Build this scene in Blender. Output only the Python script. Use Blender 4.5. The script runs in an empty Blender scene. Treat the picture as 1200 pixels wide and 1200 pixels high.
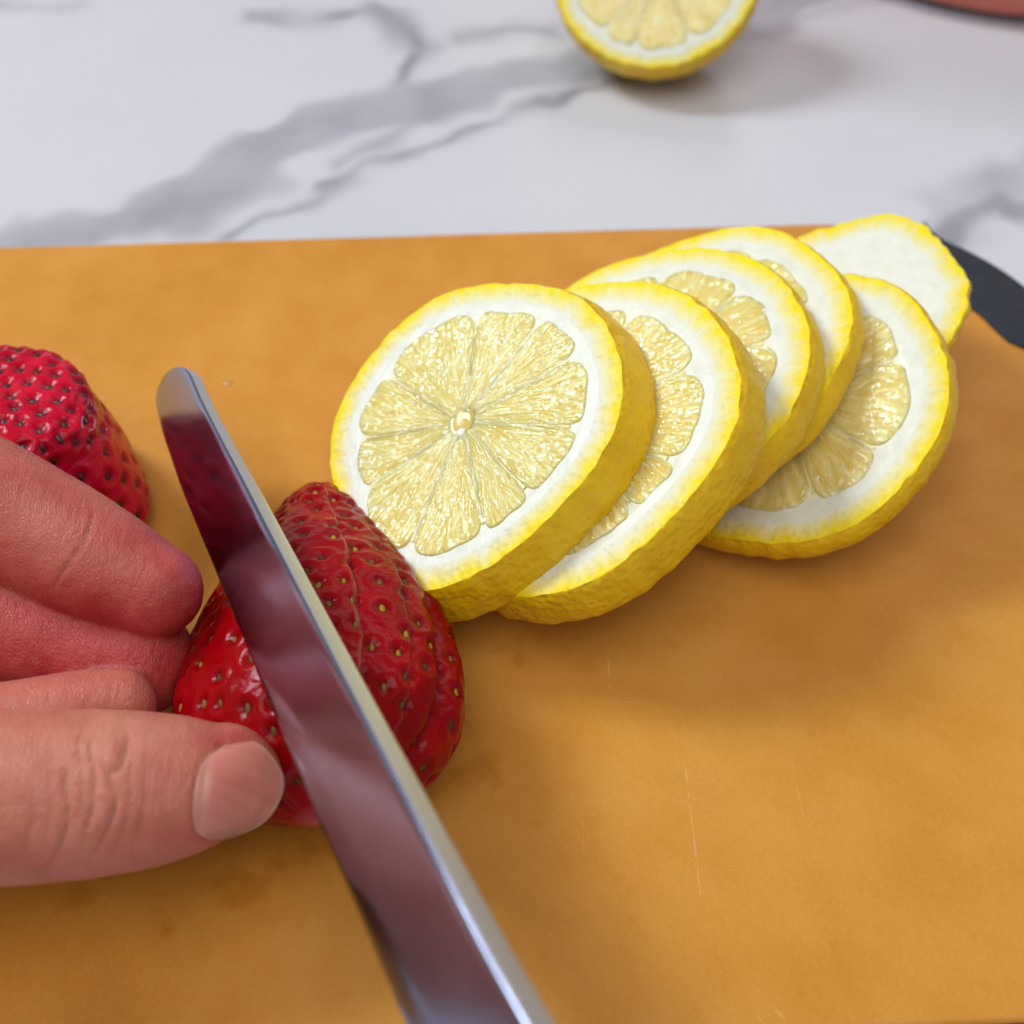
import bpy, math, random
import numpy as np
from mathutils import Vector, Matrix
from mathutils.bvhtree import BVHTree

# ------------------------------------------------------------------ camera, light, exposure
# lengths below are in centimetres measured from the top of the cutting board; W() turns them into metres
S = 0.01
ZB = 0.9                      # board thickness: the countertop is z = 0 in the world
sc = bpy.context.scene
C = sc.collection
cam_d = bpy.data.cameras.new('camera')
cam = bpy.data.objects.new('camera', cam_d)
C.objects.link(cam)
cam.location = (0, 0, (18.0 + ZB) * S)
cam.rotation_euler = (math.radians(40), 0, 0)
cam_d.sensor_width = 36
cam_d.lens = 36 * 1448 / 1200
cam_d.clip_start = 0.005
cam_d.clip_end = 50
cam_d.dof.use_dof = True
cam_d.dof.focus_distance = 0.193
cam_d.dof.aperture_fstop = 15.5
sc.camera = cam

world = bpy.data.worlds.new('World')
sc.world = world
world.use_nodes = True
bg = world.node_tree.nodes['Background']
bg.inputs[0].default_value = (0.90, 0.91, 1.0, 1)
bg.inputs[1].default_value = 0.33

def area(name, loc, target, sx, sy, power, col):
    d = bpy.data.lights.new(name, 'AREA')
    d.shape = 'RECTANGLE'; d.size = sx; d.size_y = sy; d.energy = power; d.color = col
    o = bpy.data.objects.new(name, d); C.objects.link(o)
    o.location = loc
    o.rotation_euler = (Vector(target) - Vector(loc)).to_track_quat('-Z', 'Y').to_euler()
    return o
area('window_light', (-0.86, 0.56, 0.98), (0.0, 0.17, 0.0), 0.36, 0.40, 17.0, (0.84, 0.92, 1.0))
area('overhead_light', (-0.06, -0.26, 1.20), (-0.02, 0.12, 0.0), 1.0, 0.9, 10.5, (1.0, 0.98, 0.95))
area('far_window_light', (0.55, 1.5, 1.05), (0.0, 0.2, 0.0), 1.2, 0.7, 4.5, (1.0, 0.90, 0.95))
sc.view_settings.view_transform = 'Standard'
sc.view_settings.look = 'None'
sc.view_settings.exposure = -0.34
sc.view_settings.gamma = 1.0

rng = np.random.default_rng(7)
random.seed(7)

# ------------------------------------------------------------------ helpers
def W(P):
    P = np.asarray(P, float)
    return (P + np.array([0, 0, ZB])) * S

_th = math.radians(50)
_fw = np.array([0, math.cos(_th), -math.sin(_th)]); _up = np.array([0, math.sin(_th), math.cos(_th)])
EYE = np.array([0, 0, 18.0])
def ray(u, v):
    return _fw + np.array([1.0, 0, 0]) * (u - 600) / 1448 + _up * (600 - v) / 1448
def pt(u, v, z=0.0):
    """point of the place at height z (cm over the board) found from a measurement on the photograph"""
    r = ray(u, v); t = (z - EYE[2]) / r[2]
    return EYE + r * t

def vnoise(P, scale, seed=0):
    """smooth value noise in 3-D, vectorised"""
    P = np.asarray(P, float) * scale
    i = np.floor(P).astype(np.int64); f = P - i
    f = f * f * (3 - 2 * f)
    def h(a, b, c):
        n = (a * 374761393 + b * 668265263 + c * 2147483647 + seed * 1274126177) & 0xffffffff
        n = ((n ^ (n >> 13)) * 1274126177) & 0xffffffff
        n = n ^ (n >> 16)
        return (n & 0xffff) / 65535.0
    out = 0
    for dx in (0, 1):
        for dy in (0, 1):
            for dz in (0, 1):
                w = (f[..., 0] if dx else 1 - f[..., 0]) * (f[..., 1] if dy else 1 - f[..., 1]) * (f[..., 2] if dz else 1 - f[..., 2])
                out = out + w * h(i[..., 0] + dx, i[..., 1] + dy, i[..., 2] + dz)
    return out * 2 - 1

def fast_mesh(name, V, F, attrs=None, smooth=True, sharp=55):
    """V (n,3) in metres, F (m,4) or (m,3) index array or list of those"""
    me = bpy.data.meshes.new(name)
    if isinstance(F, np.ndarray): F = [F]
    F = [np.asarray(f, np.int32) for f in F if len(f)]
    nl = sum(f.size for f in F); npol = sum(len(f) for f in F)
    me.vertices.add(len(V)); me.vertices.foreach_set('co', np.asarray(V, np.float32).ravel())
    me.loops.add(nl); me.loops.foreach_set('vertex_index', np.concatenate([f.ravel() for f in F]))
    tot = np.concatenate([np.full(len(f), f.shape[1], np.int32) for f in F])
    st = np.concatenate([[0], np.cumsum(tot)[:-1]]).astype(np.int32)
    me.polygons.add(npol); me.polygons.foreach_set('loop_start', st)
    me.update(calc_edges=True)
    me.polygons.foreach_set('use_smooth', np.full(npol, smooth))
    for k, a in (attrs or {}).items():
        at = me.attributes.new(k, 'FLOAT', 'POINT')
        at.data.foreach_set('value', np.asarray(a, np.float32).ravel())
    me.validate()
    if sharp: me.set_sharp_from_angle(angle=math.radians(sharp))
    return me

def gridfaces(ny, nx, wrap=False, off=0, flip=False):
    j, i = np.meshgrid(np.arange(ny - 1), np.arange(nx if wrap else nx - 1), indexing='ij')
    i2 = (i + 1) % nx
    f = np.stack([j * nx + i, j * nx + i2, (j + 1) * nx + i2, (j + 1) * nx + i], -1).reshape(-1, 4) + off
    return f[:, ::-1] if flip else f

def link(name, me, m, parent=None):
    o = bpy.data.objects.new(name, me); C.objects.link(o)
    if m is not None and not me.materials: me.materials.append(m)
    if parent is not None: o.parent = parent
    return o

def tag(o, label=None, cat=None, group=None, kind=None):
    if label: o['label'] = label
    if cat: o['category'] = cat
    if group: o['group'] = group
    if kind: o['kind'] = kind
    return o

def empty(name, loc, label, cat, group=None):
    o = bpy.data.objects.new(name, None); C.objects.link(o)
    o.empty_display_size = 0.01
    o.location = loc
    return tag(o, label, cat, group)

def local(o, P):
    """points in cm of the place -> local metres of the (unrotated) object o"""
    return W(P) - np.array(o.location)

# ------------------------------------------------------------------ materials
class Mat:
    def __init__(s, name):
        s.m = bpy.data.materials.new(name); s.m.use_nodes = True
        s.nt = s.m.node_tree; s.n = s.nt.nodes; s.b = s.n['Principled BSDF']
    def new(s, t, **kw):
        x = s.n.new(t)
        for k, v in kw.items():
            if k.startswith('i_'):
                x.inputs[k[2:].replace('_', ' ')].default_value = v
            else: setattr(x, k, v)
        return x
    def l(s, a, b): s.nt.links.new(a, b); return s
    def set(s, **kw):
        for k, v in kw.items():
            key = k.replace('_', ' ')
            if hasattr(v, 'is_output'): s.l(v, s.b.inputs[key])
            else: s.b.inputs[key].default_value = v
        return s
    def coord(s):
        if not hasattr(s, '_c'): s._c = s.new('ShaderNodeTexCoord').outputs['Object']
        return s._c
    def noise(s, scale, detail=3, rough=0.5, vec=None, dist=0.0):
        x = s.new('ShaderNodeTexNoise'); x.inputs['Scale'].default_value = scale; x.inputs['Detail'].default_value = detail
        x.inputs['Roughness'].default_value = rough; x.inputs['Distortion'].default_value = dist
        s.l(vec or s.coord(), x.inputs['Vector']); return x.outputs['Fac']
    def vor(s, scale, vec=None, feature='F1', rnd=1.0):
        x = s.new('ShaderNodeTexVoronoi', feature=feature); x.inputs['Scale'].default_value = scale
        x.inputs['Randomness'].default_value = rnd
        s.l(vec or s.coord(), x.inputs['Vector']); return x.outputs['Distance']
    def mapping(s, scale=(1, 1, 1), rot=(0, 0, 0), loc=(0, 0, 0), vec=None):
        x = s.new('ShaderNodeMapping'); x.inputs['Scale'].default_value = scale; x.inputs['Rotation'].default_value = rot
        x.inputs['Location'].default_value = loc
        s.l(vec or s.coord(), x.inputs['Vector']); return x.outputs['Vector']
    def ramp(s, fac, stops):
        x = s.new('ShaderNodeValToRGB'); e = x.color_ramp.elements
        while len(e) < len(stops): e.new(0.5)
        for el, (p, c) in zip(e, stops):
            el.position = p; el.color = (c, c, c, 1) if isinstance(c, (int, float)) else (*c, 1)
        s.l(fac, x.inputs['Fac']); return x.outputs['Color']
    def attr(s, name):
        x = s.new('ShaderNodeAttribute'); x.attribute_name = name; return x.outputs['Fac']
    def mix(s, fac, a, b, mode='MIX'):
        x = s.new('ShaderNodeMix', data_type='RGBA', blend_type=mode)
        for sock, v in ((x.inputs[0], fac), (x.inputs[6], a), (x.inputs[7], b)):
            if hasattr(v, 'is_output'): s.l(v, sock)
            elif isinstance(v, (int, float)): sock.default_value = v if sock.type == 'VALUE' else (v, v, v, 1)
            else: sock.default_value = (*v, 1)
        return x.outputs[2]
    def math(s, op, a, b=0.0, clamp=False):
        x = s.new('ShaderNodeMath', operation=op); x.use_clamp = clamp
        for sock, v in ((x.inputs[0], a), (x.inputs[1], b)):
            if hasattr(v, 'is_output'): s.l(v, sock)
            else: sock.default_value = v
        return x.outputs[0]
    def bump(s, h, strength=0.3, dist=0.001, normal=None):
        x = s.new('ShaderNodeBump'); x.inputs['Strength'].default_value = strength; x.inputs['Distance'].default_value = dist
        s.l(h, x.inputs['Height'])
        if normal is not None: s.l(normal, x.inputs['Normal'])
        return x.outputs['Normal']
    def sss(s, w, radius, scale):
        s.set(Subsurface_Weight=w, Subsurface_Radius=radius, Subsurface_Scale=scale); return s

# marble
M = Mat('white_marble_laminate')
v = M.attr('vein_and_shadow'); n1 = M.noise(60, 4, 0.6)
v2 = M.math('MULTIPLY', v, M.math('ADD', M.math('MULTIPLY', n1, 0.9), 0.55), True)
cl = M.ramp(M.noise(9, 4, 0.6), [(0.3, (0.53, 0.525, 0.55)), (0.7, (0.59, 0.575, 0.60))])
M.set(Base_Color=M.mix(v2, cl, (0.16, 0.16, 0.19)), Roughness=0.30)
m_marble = M.m

# the board's own frame, from its back and front edges
_b0, _b1, _f0, _f1 = pt(0, 282), pt(800, 271), pt(1050, 1202), pt(1200, 1191)
BANG = math.atan2((_b1 - _b0)[1], (_b1 - _b0)[0]) * 0.5 + math.atan2((_f1 - _f0)[1], (_f1 - _f0)[0]) * 0.5
BEX, BEY = np.array([math.cos(BANG), math.sin(BANG), 0]), np.array([-math.sin(BANG), math.cos(BANG), 0])
BBY = (_b0 @ BEY + _b1 @ BEY) / 2; BFY = (_f0 @ BEY + _f1 @ BEY) / 2 - 0.06
BHX, BHY = 15.6, (BBY - BFY) / 2
BCTR = BEX * (12.85 - BHX) + BEY * (BBY + BFY) / 2
def board_xy(P): return np.stack([(P - BCTR) @ BEX, (P - BCTR) @ BEY], -1)
# board (pressed wood fibre)
M = Mat('pressed_wood_fibre')
big = M.noise(22, 5, 0.62); mid = M.noise(90, 4, 0.6); fib = M.noise(900, 3, 0.6, M.mapping((1, 0.45, 1), (0, 0, 0.9)))
fine = M.noise(2600, 2, 0.5)
c1 = M.ramp(big, [(0.28, (0.48, 0.185, 0.014)), (0.50, (0.56, 0.228, 0.024)), (0.74, (0.62, 0.278, 0.046))])
c2 = M.mix(M.math('MULTIPLY', M.ramp(mid, [(0.4, 0.0), (0.75, 1.0)]), 0.25), c1, (0.67, 0.34, 0.07))
c3 = M.mix(M.math('MULTIPLY', M.ramp(fib, [(0.45, 0.0), (0.7, 1.0)]), 0.09), c2, (0.40, 0.16, 0.02))
c3 = M.mix(M.math('MULTIPLY', M.ramp(fine, [(0.4, 0.0), (0.7, 1.0)]), 0.09), c3, (0.80, 0.50, 0.20))
# knife scratches: a handful of pale hairlines worn into the surface (metres, board frame)
sep = M.new('ShaderNodeSeparateXYZ'); M.l(M.coord(), sep.inputs[0])
scr = None
def scratch(p, q, w, strength):
    global scr
    (x0, y0), (x1, y1) = p, q
    L = math.hypot(x1 - x0, y1 - y0); dx, dy = (x1 - x0) / L, (y1 - y0) / L
    ax = M.math('SUBTRACT', sep.outputs[0], x0); ay = M.math('SUBTRACT', sep.outputs[1], y0)
    along = M.math('ADD', M.math('MULTIPLY', ax, dx), M.math('MULTIPLY', ay, dy))
    across = M.math('ABSOLUTE', M.math('ADD', M.math('MULTIPLY', ax, -dy), M.math('MULTIPLY', ay, dx)))
    m1 = M.math('SUBTRACT', 1.0, M.math('DIVIDE', across, w), True)
    m2 = M.math('MULTIPLY', M.math('GREATER_THAN', along, 0.0), M.math('LESS_THAN', along, L))
    m = M.math('MULTIPLY', M.math('MULTIPLY', m1, m2), M.math('MULTIPLY', M.ramp(M.noise(700, 2), [(0.38, 0.0), (0.6, 1.0)]), strength * 0.30))
    scr = m if scr is None else M.math('MAXIMUM', scr, m)
for a, b, w, st in [((712, 765), (715, 808), .018, .8), ((695, 821), (760, 823), .018, .35), ((802, 890), (821, 1048), .020, .8),
                    ((926, 885), (942, 960), .018, .4), ((880, 1180), (895, 1200), .02, .6), ((908, 1183), (922, 1197), .03, .8),
                    ((826, 640), (832, 742), .016, .25), ((683, 960), (684, 1000), .014, .3), ((1040, 760), (1100, 742), .014, .25)]:
    P, Q = board_xy(pt(*a)), board_xy(pt(*b))
    scratch((P[0] * S, P[1] * S), (Q[0] * S, Q[1] * S), w * S, st)
c4 = M.mix(scr, c3, (0.95, 0.72, 0.42))
# damp stains left by juice
wet = M.attr('wet')
wetm = M.ramp(M.math('ADD', wet, M.math('MULTIPLY', M.math('SUBTRACT', M.noise(130, 4, 0.6), 0.5), 0.9)), [(0.42, 0.0), (0.56, 1.0)])
c5 = M.mix(M.math('MULTIPLY', wetm, 0.55), c4, (0.42, 0.14, 0.008))
M.set(Base_Color=c5, Roughness=M.mix(wetm, M.ramp(mid, [(0.3, 0.47), (0.7, 0.38)]), 0.30), Specular_IOR_Level=0.24)
M.set(Normal=M.bump(M.math('ADD', fib, M.math('MULTIPLY', fine, 0.5)), 0.10, 0.0004))
m_board = M.m

M = Mat('dark_board_edge'); M.set(Base_Color=(0.10, 0.04, 0.012, 1), Roughness=0.55)
m_edge = M.m
M = Mat('slate_rubber'); M.set(Base_Color=M.ramp(M.noise(300, 3), [(0.3, (0.018, 0.022, 0.029)), (0.7, (0.026, 0.030, 0.038))]), Roughness=0.55, Specular_IOR_Level=0.25)
M.set(Normal=M.bump(M.noise(2500, 2), 0.15, 0.0003)); m_grip = M.m

# lemon
M = Mat('lemon_peel')
z = M.attr('zest'); pore = M.vor(820, None, 'SMOOTH_F1', 0.9); lum = M.noise(160, 3)
yel = M.ramp(lum, [(0.3, (0.74, 0.44, 0.002)), (0.7, (0.82, 0.53, 0.005))])
yel = M.mix(M.attr('side'), (0.84, 0.68, 0.022), yel)  # sides deeper orange: board bounce and weaker light put into the colour
yel = M.mix(M.math('MULTIPLY', M.ramp(pore, [(0.15, 1.0), (0.5, 0.0)]), 0.22), yel, (0.70, 0.42, 0.002))
pale = (0.72, 0.72, 0.57)
M.set(Base_Color=M.mix(M.math('POWER', z, 0.8), pale, yel), Roughness=0.38, Specular_IOR_Level=M.math('ADD', M.math('MULTIPLY', M.attr('side'), 0.35), 0.10))
M.sss(0.2, (0.9, 0.6, 0.12), 0.0015); M.set(Subsurface_Weight=M.math('MULTIPLY', z, 0.22))
M.set(Normal=M.bump(pore, 0.55, 0.0006, M.bump(M.noise(330, 3), 0.14, 0.0008))); m_rind = M.m

M = Mat('lemon_pith')
M.set(Base_Color=M.mix(M.attr('inner'), M.ramp(M.noise(260, 5, 0.65), [(0.3, (0.66, 0.66, 0.53)), (0.7, (0.76, 0.76, 0.65))]), (0.86, 0.78, 0.45)), Roughness=0.4)
M.set(Normal=M.bump(M.noise(1100, 4, 0.65), 0.22, 0.0005)); m_pith = M.m

M = Mat('lemon_pulp')
cell = M.attr('cell'); gro = M.attr('groove'); rad = M.attr('rad')
pc = M.ramp(cell, [(0.0, (0.69, 0.49, 0.08)), (0.5, (0.76, 0.585, 0.16)), (1.0, (0.85, 0.72, 0.31))])
pc = M.mix(M.math('MULTIPLY', gro, 0.35), pc, (0.90, 0.82, 0.48))
M.set(Base_Color=pc, Roughness=0.35, Specular_IOR_Level=0.3, Coat_Weight=1.0, Coat_IOR=1.5, Coat_Roughness=M.ramp(M.noise(500, 3), [(0.35, 0.03), (0.65, 0.10)]))
M.sss(0.9, (1.0, 0.88, 0.48), 0.0036)
M.set(Coat_Normal=M.bump(M.noise(600, 2, 0.5), 0.42, 0.0010)); m_pulp = M.m

M = Mat('lemon_core')
M.set(Base_Color=(0.90, 0.88, 0.70, 1), Roughness=0.4); M.sss(0.6, (1, 0.9, 0.5), 0.002)
M.set(Normal=M.bump(M.noise(1200, 3), 0.4, 0.0005)); m_core = M.m
M = Mat('lemon_membrane')
M.set(Base_Color=M.ramp(M.noise(700, 3), [(0.3, (0.76, 0.62, 0.22)), (0.7, (0.84, 0.75, 0.42))]), Roughness=0.25); M.set(Normal=M.bump(M.noise(1500, 3), 0.3, 0.0005)); m_membrane = M.m
M = Mat('core_hollow')
M.set(Base_Color=(0.70, 0.48, 0.11, 1), Roughness=0.25); M.sss(0.6, (1, 0.7, 0.2), 0.002); m_hollow = M.m

# strawberry
M = Mat('strawberry_skin')
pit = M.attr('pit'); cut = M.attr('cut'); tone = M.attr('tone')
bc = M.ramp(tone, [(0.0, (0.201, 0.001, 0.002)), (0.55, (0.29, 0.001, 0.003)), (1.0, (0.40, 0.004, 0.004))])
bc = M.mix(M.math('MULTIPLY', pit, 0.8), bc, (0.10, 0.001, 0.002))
bc = M.mix(cut, bc, (0.85, 0.42, 0.34))
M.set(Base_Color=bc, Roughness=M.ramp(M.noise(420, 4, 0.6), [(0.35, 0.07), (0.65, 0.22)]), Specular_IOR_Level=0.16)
M.sss(0.35, (1.0, 0.06, 0.04), 0.0016)
M.set(Normal=M.bump(M.noise(1500, 3, 0.6), 0.18, 0.0005, M.bump(M.noise(360, 2), 0.14, 0.0009))); m_berry = M.m
m_crimson = m_berry.copy(); m_crimson.name = 'crimson_strawberry_skin'
for _n in m_crimson.node_tree.nodes:
    if _n.type == 'VALTORGB' and _n.color_ramp.elements[0].color[0] > 0.2 and len(_n.color_ramp.elements) == 3:
        for _e, _c in zip(_n.color_ramp.elements, ((0.34, 0.001, 0.014), (0.52, 0.003, 0.024), (0.66, 0.012, 0.038))): _e.color = (*_c, 1)
M = Mat('strawberry_seed')
oi = M.new('ShaderNodeObjectInfo').outputs['Random']
M.set(Base_Color=M.ramp(oi, [(0.0, (0.06, 0.022, 0.006)), (0.5, (0.17, 0.085, 0.012)), (1.0, (0.38, 0.22, 0.02))]), Roughness=0.5, Specular_IOR_Level=0.2)
m_seed = M.m
M = Mat('dark_strawberry_seed'); M.set(Base_Color=(0.05, 0.012, 0.008, 1), Roughness=0.4); m_seed_dark = M.m

# steel
M = Mat('brushed_steel')
st = M.noise(160, 4, 0.7, M.mapping((6, 0.35, 6), (0, 0, math.radians(24))))
sm = M.noise(120, 5, 0.65)
M.set(Metallic=1.0, Base_Color=M.ramp(sm, [(0.3, (0.36, 0.39, 0.52)), (0.7, (0.39, 0.42, 0.55))]),
      Roughness=M.ramp(M.math('ADD', M.math('MULTIPLY', sm, 0.6), M.math('MULTIPLY', st, 0.4)), [(0.35, 0.12), (0.65, 0.18)]))
M.set(Normal=M.bump(st, 0.02, 0.0003)); m_steel = M.m
M = Mat('ground_spine_steel')
gr = M.noise(700, 3, 0.7, M.mapping((0.3, 9, 1), (0, 0, math.radians(24))))
M.set(Metallic=1.0, Base_Color=(0.72, 0.73, 0.73, 1), Roughness=M.ramp(gr, [(0.3, 0.32), (0.7, 0.48)]))
M.set(Normal=M.bump(gr, 0.12, 0.0003)); m_spine = M.m
M = Mat('black_handle'); M.set(Base_Color=(0.02, 0.02, 0.022, 1), Roughness=0.42); m_handle = M.m

# skin
M = Mat('skin')
red = M.attr('flush_shade'); crease = M.attr('crease'); mo = M.noise(140, 4, 0.6); sp = M.noise(520, 3, 0.6)
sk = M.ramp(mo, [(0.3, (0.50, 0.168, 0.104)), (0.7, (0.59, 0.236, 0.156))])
sk = M.mix(red, sk, M.ramp(mo, [(0.3, (0.36, 0.020, 0.026)), (0.7, (0.48, 0.060, 0.062))]))  # deep red also carries the shade painted between the fingers
sk = M.mix(M.math('MULTIPLY', M.ramp(sp, [(0.45, 0.0), (0.75, 1.0)]), 0.25), sk, (0.50, 0.13, 0.10))
sk = M.mix(M.math('MULTIPLY', crease, 0.45), sk, (0.33, 0.085, 0.06))
M.set(Base_Color=sk, Roughness=M.ramp(sp, [(0.3, 0.36), (0.7, 0.50)]), Specular_IOR_Level=0.34)
M.sss(0.70, (1.0, 0.30, 0.18), 0.0026)
tex = M.vor(1500, M.mapping((1.6, 0.8, 1)), 'DISTANCE_TO_EDGE')
lines = M.noise(420, 4, 0.65, M.mapping((2.6, 0.5, 1)))
M.set(Normal=M.bump(M.ramp(tex, [(0.0, 0.0), (0.25, 1.0)]), 0.30, 0.0003, M.bump(lines, 0.38, 0.0008, M.bump(M.noise(160, 3), 0.25, 0.0012)))); m_skin = M.m
M = Mat('finger_nail')
lun = M.attr('lunula'); ridg = M.noise(170, 3, 0.6, M.mapping((0.10, 5.0, 0.25)))
nc = M.ramp(ridg, [(0.3, (0.54, 0.165, 0.130)), (0.7, (0.61, 0.215, 0.170))])
nc = M.mix(lun, nc, (0.53, 0.25, 0.20))
nc = M.mix(M.attr('tipedge'), nc, (0.55, 0.33, 0.24))
M.set(Base_Color=nc, Roughness=0.30, Specular_IOR_Level=0.25); M.sss(0.5, (1, 0.4, 0.3), 0.002)
M.set(Normal=M.bump(ridg, 0.22, 0.0004)); m_nail = M.m

# glass, drink, water
M = Mat('clear_glass')
_t = M.new('ShaderNodeBsdfTransparent'); _t.inputs[0].default_value = (0.95, 0.95, 0.98, 1)
_g = M.new('ShaderNodeBsdfGlossy'); _g.inputs['Roughness'].default_value = 0.03
_lw = M.new('ShaderNodeLayerWeight'); _lw.inputs[0].default_value = 0.5
_f = M.math('ADD', M.math('MULTIPLY', M.math('POWER', _lw.outputs['Facing'], 4.0), 0.7), 0.05)
_m = M.new('ShaderNodeMixShader'); M.l(_f, _m.inputs[0]).l(_t.outputs[0], _m.inputs[1]).l(_g.outputs[0], _m.inputs[2])
M.l(_m.outputs[0], M.n['Material Output'].inputs['Surface']); m_glass = M.m
M = Mat('red_fruit_puree'); M.set(Base_Color=M.ramp(M.noise(90, 4), [(0.3, (0.82, 0.10, 0.015)), (0.7, (0.88, 0.17, 0.03))]), Roughness=0.25)
M.sss(0.5, (1, 0.2, 0.1), 0.004); m_drink = M.m
M = Mat('clear_juice'); M.set(Base_Color=(0.72, 0.42, 0.12, 1), Roughness=0.04, Alpha=0.35); m_juice = M.m

# ------------------------------------------------------------------ countertop
def polydist(X, Y, line):
    d = np.full(X.shape, 1e9); arc = np.zeros(X.shape); s0 = 0
    for (x0, y0), (x1, y1) in zip(line[:-1], line[1:]):
        L2 = (x1 - x0) ** 2 + (y1 - y0) ** 2
        t = np.clip(((X - x0) * (x1 - x0) + (Y - y0) * (y1 - y0)) / L2, 0, 1)
        dd = np.hypot(X - x0 - t * (x1 - x0), Y - y0 - t * (y1 - y0))
        m = dd < d; d = np.where(m, dd, d); arc = np.where(m, s0 + t * math.sqrt(L2), arc); s0 += math.sqrt(L2)
    return d, arc
def countertop():
    nx, ny = 520, 460
    x = np.linspace(-70, 70, nx); y = np.linspace(-35, 95, ny)
    # finer spacing where the marble is seen
    x = np.sign(x) * 70 * (0.45 * np.abs(x / 70) + 0.55 * np.abs(x / 70) ** 3)
    yy = (y - 33) / 68; y = 33 + 68 * (0.42 * yy + 0.58 * yy ** 3)
    X, Y = np.meshgrid(x, y)
    P3 = np.stack([X, Y, 0 * X], -1)
    wx = X + 0.40 * vnoise(P3, 0.5, 3) + 0.16 * vnoise(P3, 1.6, 4); wy = Y + 0.40 * vnoise(P3, 0.5, 5) + 0.16 * vnoise(P3, 1.6, 6)
    vein_and_shadow = np.zeros(X.shape)
    T = lambda L: [tuple(pt(u, v, -ZB)[:2]) for u, v in L]
    def add(L, w, a, soft=1.0, fade=0.25):
        nonlocal vein_and_shadow
        pl = T(L); d, arc = polydist(wx, wy, pl)
        ww = w * (1 + 0.55 * vnoise(P3, 0.9, len(L) + int(w * 100)))
        g = a * np.exp(-(np.maximum(d, 0) / np.maximum(ww, 0.05)) ** (2 * soft))
        vein_and_shadow = np.maximum(vein_and_shadow, g * (1 - fade + fade * vnoise(P3, 0.8, 9)))
    add([(-60, 330), (60, 282), (150, 262), (220, 240), (285, 200), (330, 165), (400, 140), (470, 122), (560, 104), (640, 92), (720, 74), (820, 40), (950, -10), (1100, -60)], 0.98, 0.55, 2.6, 0.10)
    add([(225, 262), (250, 235), (300, 185), (340, 155), (400, 140)], 0.40, 0.62, 1.0, 0.3)
    add([(400, 196), (450, 172), (470, 150), (520, 118)], 0.35, 0.55, 1.0, 0.3)
    add([(255, 282), (290, 262), (320, 246), (370, 222), (430, 200), (480, 182), (540, 156), (600, 136), (660, 112), (720, 98), (800, 86)], 0.22, 1.0, 1.0, 0.35)
    add([(300, 24), (340, 23), (380, 19), (440, 12), (462, 18), (480, 32), (492, 52), (486, 70), (468, 95), (460, 118)], 0.42, 0.85, 1.0, 0.35)
    add([(445, 8), (470, 22), (488, 45)], 0.42, 0.9)
    add([(530, 40), (600, 40), (660, 37)], 0.38, 0.60)
    add([(-60, 6), (40, 7), (90, 8)], 0.34, 0.42)
    add([(1085, 296), (1120, 268), (1145, 250), (1165, 240), (1190, 246), (1240, 236)], 0.50, 1.0, 1.4, 0.25)
    add([(1100, 285), (1150, 235), (1210, 190), (1300, 150)], 0.85, 0.50, 1.4, 0.2)
    add([(860, 42), (930, 22), (1010, 6), (1080, -20)], 0.4, 0.35)  # painted streak of the lemon half's shadow, drawn like a vein
    # the slab goes on outside the picture with more of the same veins
    for k in range(5):
        x0, y0 = rng.uniform(-60, 60), rng.choice([-30, -15, 60, 80])
        pl = [(x0, y0)]
        for _ in range(7): pl.append((pl[-1][0] + rng.uniform(2, 9), pl[-1][1] + rng.uniform(-2, 5)))
        d, _ = polydist(wx, wy, pl); vein_and_shadow = np.maximum(vein_and_shadow, 0.6 * np.exp(-(d / 0.6) ** 2))
    V = W(np.stack([X, Y, np.full(X.shape, -ZB)], -1).reshape(-1, 3))
    F = gridfaces(ny, nx)
    n0 = len(V); ring = np.concatenate([np.arange(nx), np.arange(1, ny) * nx + nx - 1, (ny - 1) * nx + np.arange(nx - 2, -1, -1), np.arange(ny - 2, 0, -1) * nx])
    low = V[ring].copy(); low[:, 2] -= 0.03
    V2 = np.concatenate([V, low]); m = len(ring); i = np.arange(m); i2 = (i + 1) % m
    F2 = np.stack([ring[i], n0 + i, n0 + i2, ring[i2]], -1)
    at = np.concatenate([vein_and_shadow.ravel(), np.zeros(m)])
    o = link('countertop', fast_mesh('countertop', V2, [F, F2], {'vein_and_shadow': at}), m_marble)
    tag(o, 'white marble patterned countertop with grey veins', None, None, 'structure')
countertop()

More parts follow.
